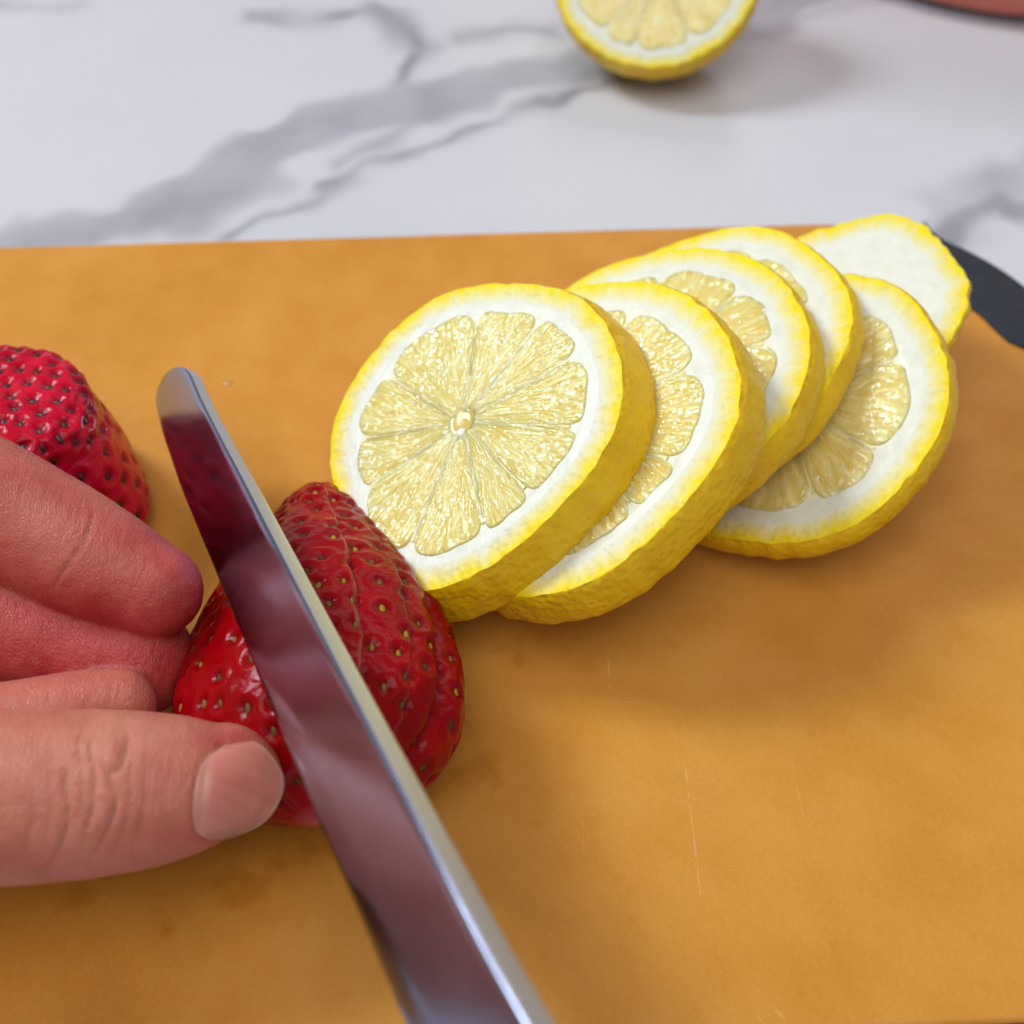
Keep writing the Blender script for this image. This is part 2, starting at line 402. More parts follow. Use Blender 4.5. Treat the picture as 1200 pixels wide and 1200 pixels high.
# ------------------------------------------------------------------ cutting board with a rubber corner
def rounded_outline(hx, hy, r, n=14):
    out = []
    for cx, cy, a0 in ((hx - r, hy - r, 0), (-hx + r, hy - r, 90), (-hx + r, -hy + r, 180), (hx - r, -hy + r, 270)):
        for k in range(n + 1):
            a = math.radians(a0 + 90 * k / n); out.append((cx + r * math.cos(a), cy + r * math.sin(a)))
    return np.array(out)
def cutting_board():
    ang, ex, ey, hx, hy, ctr = BANG, BEX, BEY, BHX, BHY, BCTR
    root = empty('cutting_board', (W(ctr)[0], W(ctr)[1], 0), 'tan wood fibre cutting board with dark grey corner under the fruit', 'cutting board')
    to_loc = lambda P: np.stack([(P - ctr) @ ex, (P - ctr) @ ey], -1)
    root.rotation_euler = (0, 0, ang)
    r = 4.6
    out = rounded_outline(hx, hy, r)
    # top: dense grid morphed into the outline so that stains have vertices to live on
    nr, na = 46, len(out)
    # resample outline evenly
    seg = np.linalg.norm(np.roll(out, -1, 0) - out, axis=1); s = np.concatenate([[0], np.cumsum(seg)]); N = 420
    u = np.linspace(0, s[-1], N, endpoint=False); oc = np.concatenate([out, out[:1]])
    O = np.stack([np.interp(u, s, oc[:, 0]), np.interp(u, s, oc[:, 1])], -1)
    bev = 0.12
    rings = []
    k = np.linspace(0, 1, 110)
    for t in k: rings.append(np.concatenate([O * t * (1 - bev / hy), np.full((N, 1), 0.0)], 1))
    for a in (30, 60, 90):
        a = math.radians(a); rings.append(np.concatenate([O * (1 - bev / hy * (1 - math.sin(a))), np.full((N, 1), -bev * (1 - math.cos(a)))], 1))
    ntop = len(rings)
    rings.append(np.concatenate([O, np.full((N, 1), -ZB + bev)], 1)); rings.append(np.concatenate([O * (1 - bev / hy), np.full((N, 1), -ZB)], 1))
    rings.append(np.concatenate([O * 0.0, np.full((N, 1), -ZB)], 1))
    R = np.array(rings); P = R.reshape(-1, 3)
    wetv = np.zeros(len(P))
    def blob(u_, v_, rx, ry, a):
        q = to_loc(pt(u_, v_)[None])[0]
        d = np.hypot((P[:, 0] - q[0]) / rx, (P[:, 1] - q[1]) / ry)
        np.maximum(wetv, a * np.exp(-d ** 2 * 0.7), out=wetv)
    for b in ((300, 1050, 1.0, .7, .48), (350, 1000, 1.0, .8, .52), (560, 880, .8, 1.6, .50), (80, 1050, .7, .4, .55), (640, 760, 2.0, .7, .48), (200, 1085, .5, .3, .5), (470, 640, .8, 1.0, .5)):
        blob(*b)
    V = P.copy(); V[:, 2] += ZB; V *= S
    me = fast_mesh('board_panel', V, gridfaces(len(R), N, True, 0, False), {'wet': wetv})
    me.materials.append(m_board); me.materials.append(m_edge)
    mi = np.zeros((len(R) - 1, N), np.int32); mi[ntop - 2:] = 1
    me.polygons.foreach_set('material_index', mi.ravel())
    link('board_panel', me, None, root)
    # rubber corner: from an S-shaped inner line to a lip just proud of the board's rounded corner
    inner = [to_loc(pt(u_, v_)[None])[0] for u_, v_ in ((1094, 303), (1104, 330), (1130, 357), (1150, 372), (1166, 388), (1182, 402), (1202, 411), (1240, 425))]
    # extend to both board edges
    inner = [np.array([inner[0][0] + 0.12, hy - 0.12])] + inner + [np.array([hx + 0.06, inner[-1][1] - 0.5])]
    inner = np.array(inner)
    seg = np.linalg.norm(np.diff(inner, axis=0), axis=1); ss = np.concatenate([[0], np.cumsum(seg)])
    n = 60; uu = np.linspace(0, ss[-1], n)
    I = np.stack([np.interp(uu, ss, inner[:, 0]), np.interp(uu, ss, inner[:, 1])], -1)
    # outer: along the board's back edge, round the corner, down the right side
    g = 0.06; rr = r + g
    path = [q for q in [np.array([hx - r + rr * math.cos(a), hy - r + rr * math.sin(a)]) for a in np.radians(np.linspace(90, 0, 40))] if q[0] > I[0, 0]] + [np.array([hx + g, I[-1, 1]])]
    path = np.array(path); seg = np.linalg.norm(np.diff(path, axis=0), axis=1); ss = np.concatenate([[0], np.cumsum(seg)])
    Ou = np.stack([np.interp(np.linspace(0, ss[-1], n), ss, path[:, 0]), np.interp(np.linspace(0, ss[-1], n), ss, path[:, 1])], -1)
    h = 0.07
    rows = []
    def row(A, z): rows.append(np.concatenate([A, np.full((n, 1), z)], 1))
    D = Ou - I
    row(I, -0.02); row(I, h - 0.03); row(I + D * 0.02, h); 
    for t in (0.2, 0.4, 0.6, 0.8): row(I + D * t, h)
    row(I + D * 0.985, h); row(Ou, h - 0.06); row(Ou, -ZB + 0.05); row(I + D * 0.9, -ZB - 0.0)
    G = np.array(rows); V = G.reshape(-1, 3).copy(); V[:, 2] += ZB; V *= S
    link('corner_grip', fast_mesh('corner_grip', V, gridfaces(len(G), n, False, 0, True)), m_grip, root)['label'] = 'dark slate grey rubber corner'
cutting_board()

# ------------------------------------------------------------------ lemon slices
def frame(a, b):
    n = np.array([math.sin(a) * math.cos(b), math.sin(a) * math.sin(b), math.cos(a)])
    u = np.cross([0, 1, 0], n); u /= np.linalg.norm(u); v_ = np.cross(n, u)
    return n, u, v_
def outline_fn(meas, R, jitter, seed):
    """smooth closed radius r(theta) through measured radii"""
    r_ = np.random.default_rng(seed)
    K = 7
    th = np.radians([m[0] for m in meas]); rv = np.array([m[1] for m in meas]) - R
    A = np.concatenate([[np.ones_like(th)]] + [[np.cos(k * th), np.sin(k * th)] for k in range(1, K)]).T
    reg = np.diag(np.repeat([0.02] + [0.02 * k * k for k in range(1, K)], [1] + [2] * (K - 1)))
    co = np.linalg.solve(A.T @ A + reg, A.T @ rv)
    ph = r_.uniform(0, 6.28, 6); am = r_.uniform(0.3, 1, 6) * jitter
    def f(t):
        B = np.concatenate([[np.ones_like(t)]] + [[np.cos(k * t), np.sin(k * t)] for k in range(1, K)])
        o = R + np.tensordot(co, B, 1)
        for k, (p, a) in enumerate(zip(ph, am)): o = o + a * np.sin((11 + 7 * k) * t + p) * 0.35
        return o
    return f
def cell_field(r, th, rin, rout, seed, wid, leng):
    """elongated juice sacs: returns (dome height 0..1, groove 0..1, per-cell random)"""
    r_ = np.random.default_rng(seed)
    area_ = 0.5 * (th.max() - th.min()) * rout ** 2
    n = int(area_ / (wid * leng) * 1.5) + 8
    sr = rout * np.sqrt(r_.uniform((rin / rout) ** 2, 1.03, n)); st_ = r_.uniform(th.min(), th.max(), n); tilt = r_.normal(0, 0.16, n)
    tilt += 0.30 * (st_ - th.mean())
    ln = leng * np.clip(r_.normal(1, 0.3, n), 0.45, 1.7) * np.clip(1.75 - sr / rout, 0.62, 1.5); wd = wid * np.clip(r_.normal(1, 0.25, n), 0.6, 1.6) * (0.55 + 0.5 * sr / rout)
    x = r * np.cos(th); y = r * np.sin(th)
    sx = sr * np.cos(st_); sy = sr * np.sin(st_); ax = np.cos(st_ + tilt); ay = np.sin(st_ + tilt)
    dx = x[..., None] - sx; dy = y[..., None] - sy
    a = (dx * ax + dy * ay) / ln; b = (-dx * ay + dy * ax) / wd
    D = np.sqrt(a * a + b * b)
    i = np.argpartition(D, 1, axis=-1)[..., :2]
    d2 = np.take_along_axis(D, i, -1); sw = d2[..., 0] > d2[..., 1]
    f1 = np.where(sw, d2[..., 1], d2[..., 0]); f2 = np.where(sw, d2[..., 0], d2[..., 1]); idx = np.where(sw, i[..., 1], i[..., 0])
    e = f2 - f1
    return 1 - np.exp(-4.5 * e), np.exp(-(e / 0.16) ** 2), r_.uniform(0, 1, n)[idx]

def lemon_face(root, of, R, nseg, th_off, seed, core=(0.0, 0.0), pulp_frac=0.735, res=(60, 44), rough_cut=1.0, zest_in=0.845):
    """pith disc, segments and core in the local frame of root (z = 0 is the cut)"""
    r_ = np.random.default_rng(seed)
    N = 512; t = np.linspace(0, 2 * np.pi, N, endpoint=False); o = of(t)
    # pith
    rho = np.concatenate([np.linspace(0.03, pulp_frac - 0.05, 14), np.linspace(pulp_frac - 0.03, zest_in, 16)])
    P = np.stack([np.outer(rho, o * np.cos(t)), np.outer(rho, o * np.sin(t))], -1)
    P3 = np.concatenate([P, np.zeros(P.shape[:2] + (1,))], -1)
    z_ = 0.010 * vnoise(P3, 2.5, seed) + 0.004 * vnoise(P3, 9.0, seed + 1)
    dip = np.clip((pulp_frac - rho) / 0.03, 0, 1)[:, None] * 0.012
    P3[..., 2] = z_ * np.clip((rho[:, None] - pulp_frac + 0.1) / 0.1, 0, 1) - dip
    P3[..., 2] *= np.clip((zest_in - rho) / 0.05, 0, 1)[:, None]
    inner = np.broadcast_to(np.clip((pulp_frac - 0.045 - rho) / 0.02, 0, 1)[:, None], P3.shape[:2])
    o1 = P3[-1] * np.array([1, 1, 0]) + np.array([0, 0, -0.26])
    P3 = np.concatenate([P3, o1[None], (o1 * np.array([0.03, 0.03, 1]))[None]])
    inner = np.concatenate([inner, np.zeros((2, N))])
    pith = link('pith', fast_mesh('pith', P3.reshape(-1, 3) * S, gridfaces(len(P3), N, True), {'inner': inner.ravel()}), m_pith, root)
    # segments
    cuts = np.sort((np.arange(nseg) + r_.uniform(-0.26, 0.26, nseg)) * 2 * np.pi / nseg + th_off)
    cuts = np.append(cuts, cuts[0] + 2 * np.pi)
    nr, nt = res
    for k in range(nseg):
        a0, a1 = cuts[k], cuts[k + 1]; mid = (a0 + a1) / 2; half = (a1 - a0) / 2
        tt = np.linspace(-1, 1, nt); tt = np.sign(tt) * np.abs(tt) ** 0.9
        s = np.linspace(0, 1, nr)
        gap = 0.012
        ang = mid + tt * half
        ro = of(ang) * pulp_frac * (1 - 0.05 * np.abs(tt) ** 4 - 0.15 * np.abs(tt) ** 12) * (1 + 0.012 * np.sin(tt * 5 + seed + k))
        rin = 0.23 + r_.uniform(-0.03, 0.06)
        r = rin + s[:, None] * (ro - rin)[None]
        hh = half + 0 * r
        th = mid + tt[None] * hh
        dome, gro_, cellr = cell_field(r, th - mid, rin, float(ro.max()), seed * 100 + k, 0.075, 0.50)
        ed = np.minimum(np.minimum((1 - np.abs(tt))[None] * hh * r * 1.6 + 0.014, (1 - s)[:, None] * (ro - rin)[None] + 1e-6), (s[:, None] * (ro - rin)[None]) + 1e-6)
        ed = np.clip(ed / 0.045, 0, 1); ed = ed * (2 - ed)
        x = core[0] * (1 - s[:, None]) + r * np.cos(th); y = core[1] * (1 - s[:, None]) + r * np.sin(th)
        Q = np.stack([x, y, 0 * x], -1)
        amp = 0.024 * rough_cut * (0.6 + 0.8 * s[:, None])
        zz = -0.005 + ed * (0.007 + amp * dome + 0.020 * rough_cut * (cellr - 0.5)) + 0.018 * vnoise(Q, 2.2, seed + k) * ed
        Q[..., 2] = zz
        # skirt
        sk = [Q]
        V = Q.reshape(-1, 3)
        ring = np.concatenate([np.arange(nt), np.arange(1, nr) * nt + nt - 1, (nr - 1) * nt + np.arange(nt - 2, -1, -1), np.arange(nr - 2, 0, -1) * nt])
        low = V[ring].copy(); low[:, 2] = -0.16
        m = len(ring); i = np.arange(m); i2 = (i + 1) % m; n0 = len(V)
        low = np.concatenate([low, low.mean(0)[None]])
        F2 = np.stack([ring[i], n0 + i, n0 + i2, ring[i2]], -1)
        F3 = np.stack([n0 + i, np.full(m, n0 + m), n0 + i2], -1)
        cellc = np.clip(cellr * 0.75 + 0.25 * (vnoise(Q, 4.0, seed + 5) * 0.5 + 0.5), 0, 1)
        zero = np.zeros(m + 1)
        attrs = {'cell': np.concatenate([cellc.ravel(), zero + 0.5]), 'groove': np.concatenate([np.clip(gro_ * 0.9 + 0.5 * (1 - ed), 0, 1).ravel(), zero]), 'rad': np.concatenate([np.broadcast_to(s[:, None], x.shape).ravel(), zero])}
        link('segment', fast_mesh('segment', np.concatenate([V, low]) * S, [gridfaces(nr, nt, False, 0, True), F2[:, ::-1], F3[:, ::-1]], attrs), m_pulp, root)
        # the thin membrane between this segment and the next
        n_ = 26; q = np.linspace(0, 1, n_); th_ = a1 + 0.02 * np.sin(q * 7 + k) * (1 - q); r1 = 0.25 + q * (of(np.array([a1]))[0] * pulp_frac * 0.905 - 0.25)
        wv_ = (0.013 + 0.009 * np.abs(np.sin(q * 9 + k * 2.1))) * (0.8 + 0.9 * q ** 6)
        cxy = np.stack([core[0] * (1 - q) + r1 * np.cos(th_), core[1] * (1 - q) + r1 * np.sin(th_)], -1); nrm = np.stack([-np.sin(th_), np.cos(th_)], -1)
        rows_ = [np.concatenate([cxy + nrm * (wv_ * f_)[:, None], np.full((n_, 1), z0)], 1) for f_, z0 in ((-1.3, -0.03), (-1.0, 0.009), (0, 0.017), (1.0, 0.009), (1.3, -0.03))]
        link('membrane', fast_mesh('membrane', np.array(rows_).reshape(-1, 3) * S, gridfaces(5, n_)), m_membrane, root)
    # core: small pale lump beside a shallow hollow
    nu, nv = 28, 12
    a = np.linspace(0, 2 * np.pi, nu, endpoint=False); b = np.linspace(0.001, np.pi / 2, nv)
    prof = np.sin(b); hz = np.cos(b)
    x = core[0] + 0.03 + 0.21 * np.outer(prof, np.cos(a)) * (1 + 0.1 * np.sin(2 * a)); y = core[1] + 0.04 + 0.27 * np.outer(prof, np.sin(a))
    z_ = 0.012 + 0.0 * x - 0.035 * np.outer(hz ** 2, np.ones(nu))
    link('core', fast_mesh('core', np.stack([x, y, z_], -1).reshape(-1, 3) * S, gridfaces(nv, nu, True)), m_hollow, root)
    x = core[0] - 0.06 + 0.12 * np.outer(prof, np.cos(a)) * (1 + 0.15 * np.sin(3 * a)); y = core[1] - 0.20 + 0.11 * np.outer(prof, np.sin(a))
    z_ = -0.06 + 0.10 * np.outer(hz, np.ones(nu))
    link('core_fibre', fast_mesh('core_fibre', np.stack([x, y, z_], -1).reshape(-1, 3) * S, gridfaces(nv, nu, True)), m_core, root)
    return pith

def rind_mesh(of, T, flare, seed, zest_in=0.845, back='flat', dome_d=1.2, teeth=1.0):
    N = 512; t = np.linspace(0, 2 * np.pi, N, endpoint=False); o = of(t)
    rows = []; zs = []
    wob = lambda p, sc_, sd: vnoise(p, sc_, sd)
    pc_ = np.stack([np.cos(t), np.sin(t), 0 * t], -1)
    tn = 0.6 * vnoise(pc_, 13, seed) + 0.5 * vnoise(pc_, 26, seed + 1)
    for rho in (0.02, zest_in):
        rows.append(np.stack([rho * o * np.cos(t), rho * o * np.sin(t), np.full(N, -0.28)], -1)); zs.append(np.zeros(N))
    for rho in np.linspace(zest_in, 0.988, 14):
        p = np.stack([rho * o * np.cos(t), rho * o * np.sin(t), np.full(N, 0.0)], -1)
        x = (rho - zest_in) / (1 - zest_in)
        p[:, 2] = 0.012 * vnoise(p, 7, seed + 2) * min(1, x * 4)
        rows.append(p); zz = np.clip((x - 0.05 - 0.20 * teeth * tn) / 0.78, 0, 1); zs.append(zz * np.clip(x * 5, 0, 1))
    lump = 0.013
    if back == 'flat':
        for s in np.linspace(0.0, 1.0, 15):
            ang = s * math.pi
            e = 0.05
            rr = o - 0.03 * (1 - min(1, s / 0.08)) + flare * s + 0.05 * math.sin(s * math.pi) - 0.06 * max(0, (s - 0.9) / 0.1)
            zz = -0.02 - s * (T - 0.02)
            p = np.stack([rr * np.cos(t), rr * np.sin(t), np.full(N, zz)], -1)
            d = lump * (0.9 * vnoise(p, 2.6, seed + 7) + 0.6 * vnoise(p, 6.5, seed + 8))
            p[:, 0] += d * np.cos(t); p[:, 1] += d * np.sin(t)
            rows.append(p); zs.append(np.ones(N))
        rb = rows[-1]
        for q in (0.93, 0.80, 0.4, 0.0):
            p = rb * np.array([q, q, 1]); p[:, 2] = -T; rows.append(p); zs.append(np.full(N, 1.0 if q > 0.9 else 0.0))
    else:
        for s in np.linspace(0.0, 1.0, 26):
            a = s * math.pi / 2
            rr = (o + flare * math.sin(min(1, s * 3) * math.pi)) * (math.cos(a) ** 0.8 if s < 1 else 0.0) - 0.02 * (1 - min(1, s / 0.08))
            p = np.stack([rr * np.cos(t), rr * np.sin(t), np.full(N, -0.02 - dome_d * math.sin(a))], -1)
            d = lump * 1.5 * (0.9 * vnoise(p, 2.2, seed + 7) + 0.6 * vnoise(p, 6.5, seed + 8)) * math.cos(a)
            p[:, 0] += d * np.cos(t); p[:, 1] += d * np.sin(t)
            rows.append(p); zs.append(np.ones(N))
    R_ = np.array(rows)
    return fast_mesh('rind', R_.reshape(-1, 3) * S, gridfaces(len(R_), N, True), {'zest': np.array(zs).ravel(), 'side': np.repeat([0.0 if q < 16 else 1.0 for q in range(len(R_))], N)})

GRP = 'lemon slices fanned out on the board'
def place(root, Cc, n, u, v_, T):
    m = Matrix(((u[0], v_[0], n[0], 0), (u[1], v_[1], n[1], 0), (u[2], v_[2], n[2], 0), (0, 0, 0, 1)))
    m.translation = Vector(W(Cc))
    root.matrix_world = m

SL = dict(
A=dict(C=(-0.825, 14.742, 2.799), R=2.957, ta=(31.26, 198.91), T=0.98, flare=0.18, nseg=10, off=0.25, core=(-0.02, 0.03), pulp=0.785,
  lab='front lemon slice with its whole cut face showing, beside the strawberry',
  m=[(-102, 3.1), (-91, 2.98), (-80, 2.89), (-67, 2.85), (-53, 2.84), (-37, 2.91), (-27, 3.01), (-16, 3.04), (-6, 3.01), (5, 2.98), (19, 2.95), (33, 2.94), (46, 2.88), (63, 2.83), (80, 2.94), (95, 3.07), (110, 3.06), (124, 3.02), (136, 3.05), (150, 2.99), (167, 2.92), (179, 2.80)]),
B=dict(C=(0.946, 14.69, 2.713), R=3.127, ta=(31.83, 190.58), T=0.86, flare=0.10, nseg=9, off=0.12, core=(0, 0), pulp=0.79,
  lab='second lemon slice from the strawberry, tucked directly behind the fully visible front slice',
  m=[(-96, 3.19), (-85, 3.17), (-68, 3.04), (-53, 3.05), (-40, 3.08), (-28, 3.18), (-10, 3.17), (-2, 3.17), (10, 3.14), (23, 3.07), (38, 3.12), (51, 3.11), (64, 3.11), (77, 3.2)]),
C=dict(C=(2.368, 16.363, 2.404), R=3.062, ta=(23.87, 191.57), T=0.66, flare=0.10, nseg=9, off=0.52, core=(0, 0), pulp=0.80,
  lab='third lemon slice from the strawberry, its upper right pith and three segments showing',
  m=[(-31, 3.05), (-22, 3.08), (-7, 3.06), (4, 3.06), (20, 3.07), (36, 3.05), (51, 3.08), (64, 3.06), (80, 3.01), (94, 3.08), (108, 3.1)]),
D=dict(C=(3.396, 17.428, 2.143), R=2.994, ta=(24.29, 189.6), T=0.54, flare=0.08, nseg=9, off=0.0, core=(0, 0), pulp=0.78,
  lab='fourth lemon slice from the strawberry, nearly hidden so mostly a white pith crescent',
  m=[(-39, 2.99), (-26, 2.96), (-10, 3.03), (-2, 3.02), (13, 2.97), (30, 2.95), (47, 3.04), (63, 3.02), (73, 2.96)]),
E=dict(C=(4.988, 16.235, 1.854), R=2.971, ta=(26.53, 201.34), T=0.50, flare=0.05, nseg=8, off=-0.12, core=(0, 0), pulp=0.77,
  lab='lowest lemon slice lying flattest at the right with its right half uncovered',
  m=[(-126, 2.96), (-105, 2.93), (-84, 3.05), (-68, 2.97), (-52, 2.96), (-34, 2.95), (-20, 2.97), (-6, 2.96), (9, 2.94), (26, 3.01), (42, 3.02), (56, 2.91)]),
)
for i, (k, d) in enumerate(SL.items()):
    n, u, v_ = frame(*np.radians(d['ta']))
    of = outline_fn(d['m'], d['R'], 0.018, 20 + i)
    root = empty('lemon_slice', (0, 0, 0), d['lab'], 'lemon slice', GRP)
    place(root, np.array(d['C']), n, u, v_, d['T'])
    link('rind', rind_mesh(of, d['T'], d['flare'], 40 + i), m_rind, root)
    lemon_face(root, of, d['R'], d['nseg'], d['off'], 60 + i, d['core'], d['pulp'], (90, 64) if k in 'AB' else (60, 44))

# lemon end piece behind
def lemon_end():
    Cc = np.array([6.609, 18.958, 1.624]); n, u, v_ = frame(*np.radians((29.82, 195.38)))
    of = outline_fn([(-45, 2.36), (-34, 2.4), (-22, 2.43), (-9, 2.43), (5, 2.34), (26, 2.33), (43, 2.48), (58, 2.44), (76, 2.33), (99, 2.4)], 2.395, 0.05, 33)
    root = empty('lemon_end', (0, 0, 0), 'wavy edged lemon end cap farthest back, showing only thick white pith', 'lemon slice', GRP)
    place(root, Cc, n, u, v_, 0.5)
    link('rind', rind_mesh(of, 0.5, 0.02, 77, 0.80, 'dome', 0.85, 1.6), m_rind, root)
    lemon_face(root, of, 2.4, 8, 0.2, 78, (0, 0), 0.34, (30, 24), 1.0, 0.80)
lemon_end()

# lemon half on the countertop
def lemon_half():
    n = np.array([-0.14, -0.62, 0.77]); n /= np.linalg.norm(n)
    u = np.cross([0, 1, 0], n); u /= np.linalg.norm(u); v_ = np.cross(n, u)
    R = 2.80
    of = outline_fn([(a, R) for a in range(0, 360, 40)], R, 0.02, 51)
    dome = 2.9
    Cc = pt(770, -40, 2.0)
    root = empty('lemon_half', (0, 0, 0), 'cut lemon half resting on the marble countertop behind the board', 'lemon')
    # let the dome touch the countertop
    t = np.linspace(0, 2 * np.pi, 200); low = 9
    for s in np.linspace(0, 1, 60):
        a = s * math.pi / 2; rr = R * math.cos(a) ** 0.8 if s < 1 else 0
        z_ = rr * (np.cos(t) * u[2] + np.sin(t) * v_[2]) - dome * math.sin(a) * n[2]
        low = min(low, z_.min())
    Cc[2] = -ZB - low + 0.02
    Cc = pt(770, -42, Cc[2])
    place(root, Cc, n, u, v_, 0)
    link('rind', rind_mesh(of, 0.5, 0.10, 91, 0.87, 'dome', dome), m_rind, root)
    lemon_face(root, of, R, 9, 0.3, 92, (0, 0), 0.82, (36, 28), 0.6, 0.87)
lemon_half()

# ------------------------------------------------------------------ strawberries
def seed_mesh(mat):
    nu, nv = 8, 5
    a = np.linspace(0, 2 * np.pi, nu, endpoint=False); V = []; 
    for b in np.linspace(0.12, math.pi - 0.12, nv):
        w = math.sin(b) ** 0.9; yv = -math.cos(b)
        w *= 1 - 0.25 * yv
        for aa in a: V.append((0.046 * w * math.cos(aa), 0.086 * yv, 0.034 * w * math.sin(aa)))
    V = np.array(V) * S
    F = gridfaces(nv, nu, True); 
    me = bpy.data.meshes.new('seed')
    caps = [list(range(nu))[::-1], list(range((nv - 1) * nu, nv * nu))]
    me.from_pydata(V.tolist(), [], [list(map(int, f)) for f in F] + caps); me.update()
    me.polygons.foreach_set('use_smooth', np.full(len(me.polygons), True))
    me.materials.append(mat)
    return me
SEED = seed_mesh(m_seed)
SEED_DARK = seed_mesh(m_seed_dark)
def strawberry(root, B, Tp, up, rx, rz, prof, lobes, nseed, seed, spacing, base_cut=True, res=(300, 380), roll=0.0, pit_d=0.048, seeds_from=0.0, seed_me=None, edge=None, skin=None, up_only=False):
    """B base centre, Tp tip, prof: (a, radius factor) along base->tip, lobes(a, phi)->factor"""
    r_ = np.random.default_rng(seed)
    B = np.array(B, float); Tp = np.array(Tp, float)
    L = np.linalg.norm(Tp - B); ey = (Tp - B) / L; ex = np.cross(ey, up); ex /= np.linalg.norm(ex); ez = np.cross(ex, ey)
    pa = np.array([p[0] for p in prof]); pr = np.array([p[1] for p in prof])
    na, nf = res
    A_ = np.linspace(0, 1, 400)
    # monotone resample: more rows where the profile turns quickly
    def cat(a):
        # smooth interpolation of the profile
        i = np.clip(np.searchsorted(pa, a) - 1, 0, len(pa) - 2); h = pa[i + 1] - pa[i]; tt = (a - pa[i]) / h
        m = np.gradient(pr, pa); 
        return (2 * tt**3 - 3 * tt**2 + 1) * pr[i] + (tt**3 - 2 * tt**2 + tt) * h * m[i] + (-2 * tt**3 + 3 * tt**2) * pr[i + 1] + (tt**3 - tt**2) * h * m[i + 1]
    q = cat(A_); arc = np.concatenate([[0], np.cumsum(np.hypot(np.diff(A_) * L, np.diff(q) * (rx + rz) / 2))])
    a = np.interp(np.linspace(0, arc[-1], na), arc, A_)
    f = np.linspace(0, 2 * np.pi, nf, endpoint=False)
    def pos(a_, f_):
        rr = np.maximum(cat(a_), 0.0)
        lo = lobes(a_, f_)
        return (B + np.multiply.outer(a_ * L, ey) if False else B + (a_ * L)[..., None] * ey) + (rr * lo * rx * np.cos(f_))[..., None] * ex + (rr * lo * rz * np.sin(f_))[..., None] * ez
    AA, FF = np.meshgrid(a, f, indexing='ij')
    P = pos(AA, FF)
    P += (0.05 * vnoise(P, 0.9, seed))[..., None] * ez
    def normals(P):
        da = np.gradient(P, axis=0); df = (np.roll(P, -1, 1) - np.roll(P, 1, 1))
        n = np.cross(df, da); n /= np.linalg.norm(n, axis=-1, keepdims=True) + 1e-9
        c = (B + Tp) / 2
        s = np.sign(((P - c) * n).sum(-1).mean()); return n * s
    Nn = normals(P)
    # seed sites: dart throwing over the surface in rows
    flat = P.reshape(-1, 3); fn = Nn.reshape(-1, 3)
    sites = []; order = r_.permutation(len(flat)); ok_a = (AA.ravel() > seeds_from) & (AA.ravel() < 0.9985)
    if up_only: ok_a &= np.sin(FF.ravel()) > -0.22
    arr = np.empty((0, 3))
    for j in order[:24000]:
        if not ok_a[j]: continue
        sp_ = spacing * (1.0 if AA.ravel()[j] < 0.85 else 0.72)
        if len(arr) and (np.linalg.norm(arr - flat[j], axis=1) < sp_).any(): continue
        arr = np.concatenate([arr, flat[j][None]]); sites.append(j)
        if len(sites) >= nseed: break
    disp = np.zeros(len(flat)); pit = np.zeros(len(flat)); tone = 0.55 + 0.35 * vnoise(flat, 1.1, seed + 3) + 0.25 * vnoise(flat, 4.0, seed + 4)
    for j in sites:
        d = np.linalg.norm(flat - flat[j], axis=1); g = np.exp(-(d / 0.105) ** 2)
        ringb = np.exp(-((d - 0.20) / 0.08) ** 2)
        disp += -pit_d * g + 0.014 * ringb; pit = np.maximum(pit, np.exp(-(d / 0.10) ** 2))
    disp += 0.008 * vnoise(flat, 5.0, seed + 5) + 0.004 * vnoise(flat, 14.0, seed + 6)
    # crease lines given by the lobes function's sharp part
    V = flat + fn * disp[:, None]
    cutv = np.zeros(len(flat)) if edge is None else np.clip(edge(AA.ravel(), FF.ravel()) * (0.55 + 0.9 * vnoise(flat, 6.0, seed + 12)), 0, 1)
    F = [gridfaces(na, nf, True)]
    V_all = V; extra = {}
    if base_cut:
        ring = V[:nf]; rows = [V]; n0 = len(V); off = len(V)
        cc = ring.mean(0)
        prev = np.arange(nf)
        for k, q_ in enumerate((0.93, 0.80, 0.55, 0.25, 0.02)):
            p = cc + (ring - cc) * q_ + ey * (-0.30 * (1 - q_ * q_)) + (0.03 * vnoise(cc + (ring - cc) * q_, 3.0, seed + 9))[:, None] * ey
            rows.append(p); cur = np.arange(off, off + nf); F.append(np.stack([prev, np.roll(prev, -1), np.roll(cur, -1), cur], -1)[:, ::-1]); prev = cur; off += nf
            cutv = np.concatenate([cutv, np.full(nf, [0.0, 0.0, 0.0, 0.1, 0.2][k])]); tone = np.concatenate([tone, np.full(nf, 0.6)]); pit = np.concatenate([pit, np.zeros(nf)])
        V_all = np.concatenate(rows)
    me = fast_mesh('flesh', local(root, V_all), F, {'pit': pit, 'tone': np.clip(tone, 0, 1), 'cut': cutv})
    link('flesh', me, skin or m_berry, root)
    for j in sites:
        p = V[j] - fn[j] * 0.006; n_ = fn[j]; tdir = ey - n_ * (ey @ n_); tdir /= np.linalg.norm(tdir) + 1e-9; x_ = np.cross(tdir, n_)
        o = link('seed', seed_me or SEED, None, root)
        k = r_.uniform(0.85, 1.2); jt = r_.normal(0, 0.12); 
        t2 = tdir * math.cos(jt) + x_ * math.sin(jt); x2 = np.cross(t2, n_)
        m = Matrix(((x2[0] * k, t2[0] * k, n_[0] * k, 0), (x2[1] * k, t2[1] * k, n_[1] * k, 0), (x2[2] * k, t2[2] * k, n_[2] * k, 0), (0, 0, 0, 1)))
        m.translation = Vector(local(root, p[None])[0]); o.matrix_local = m

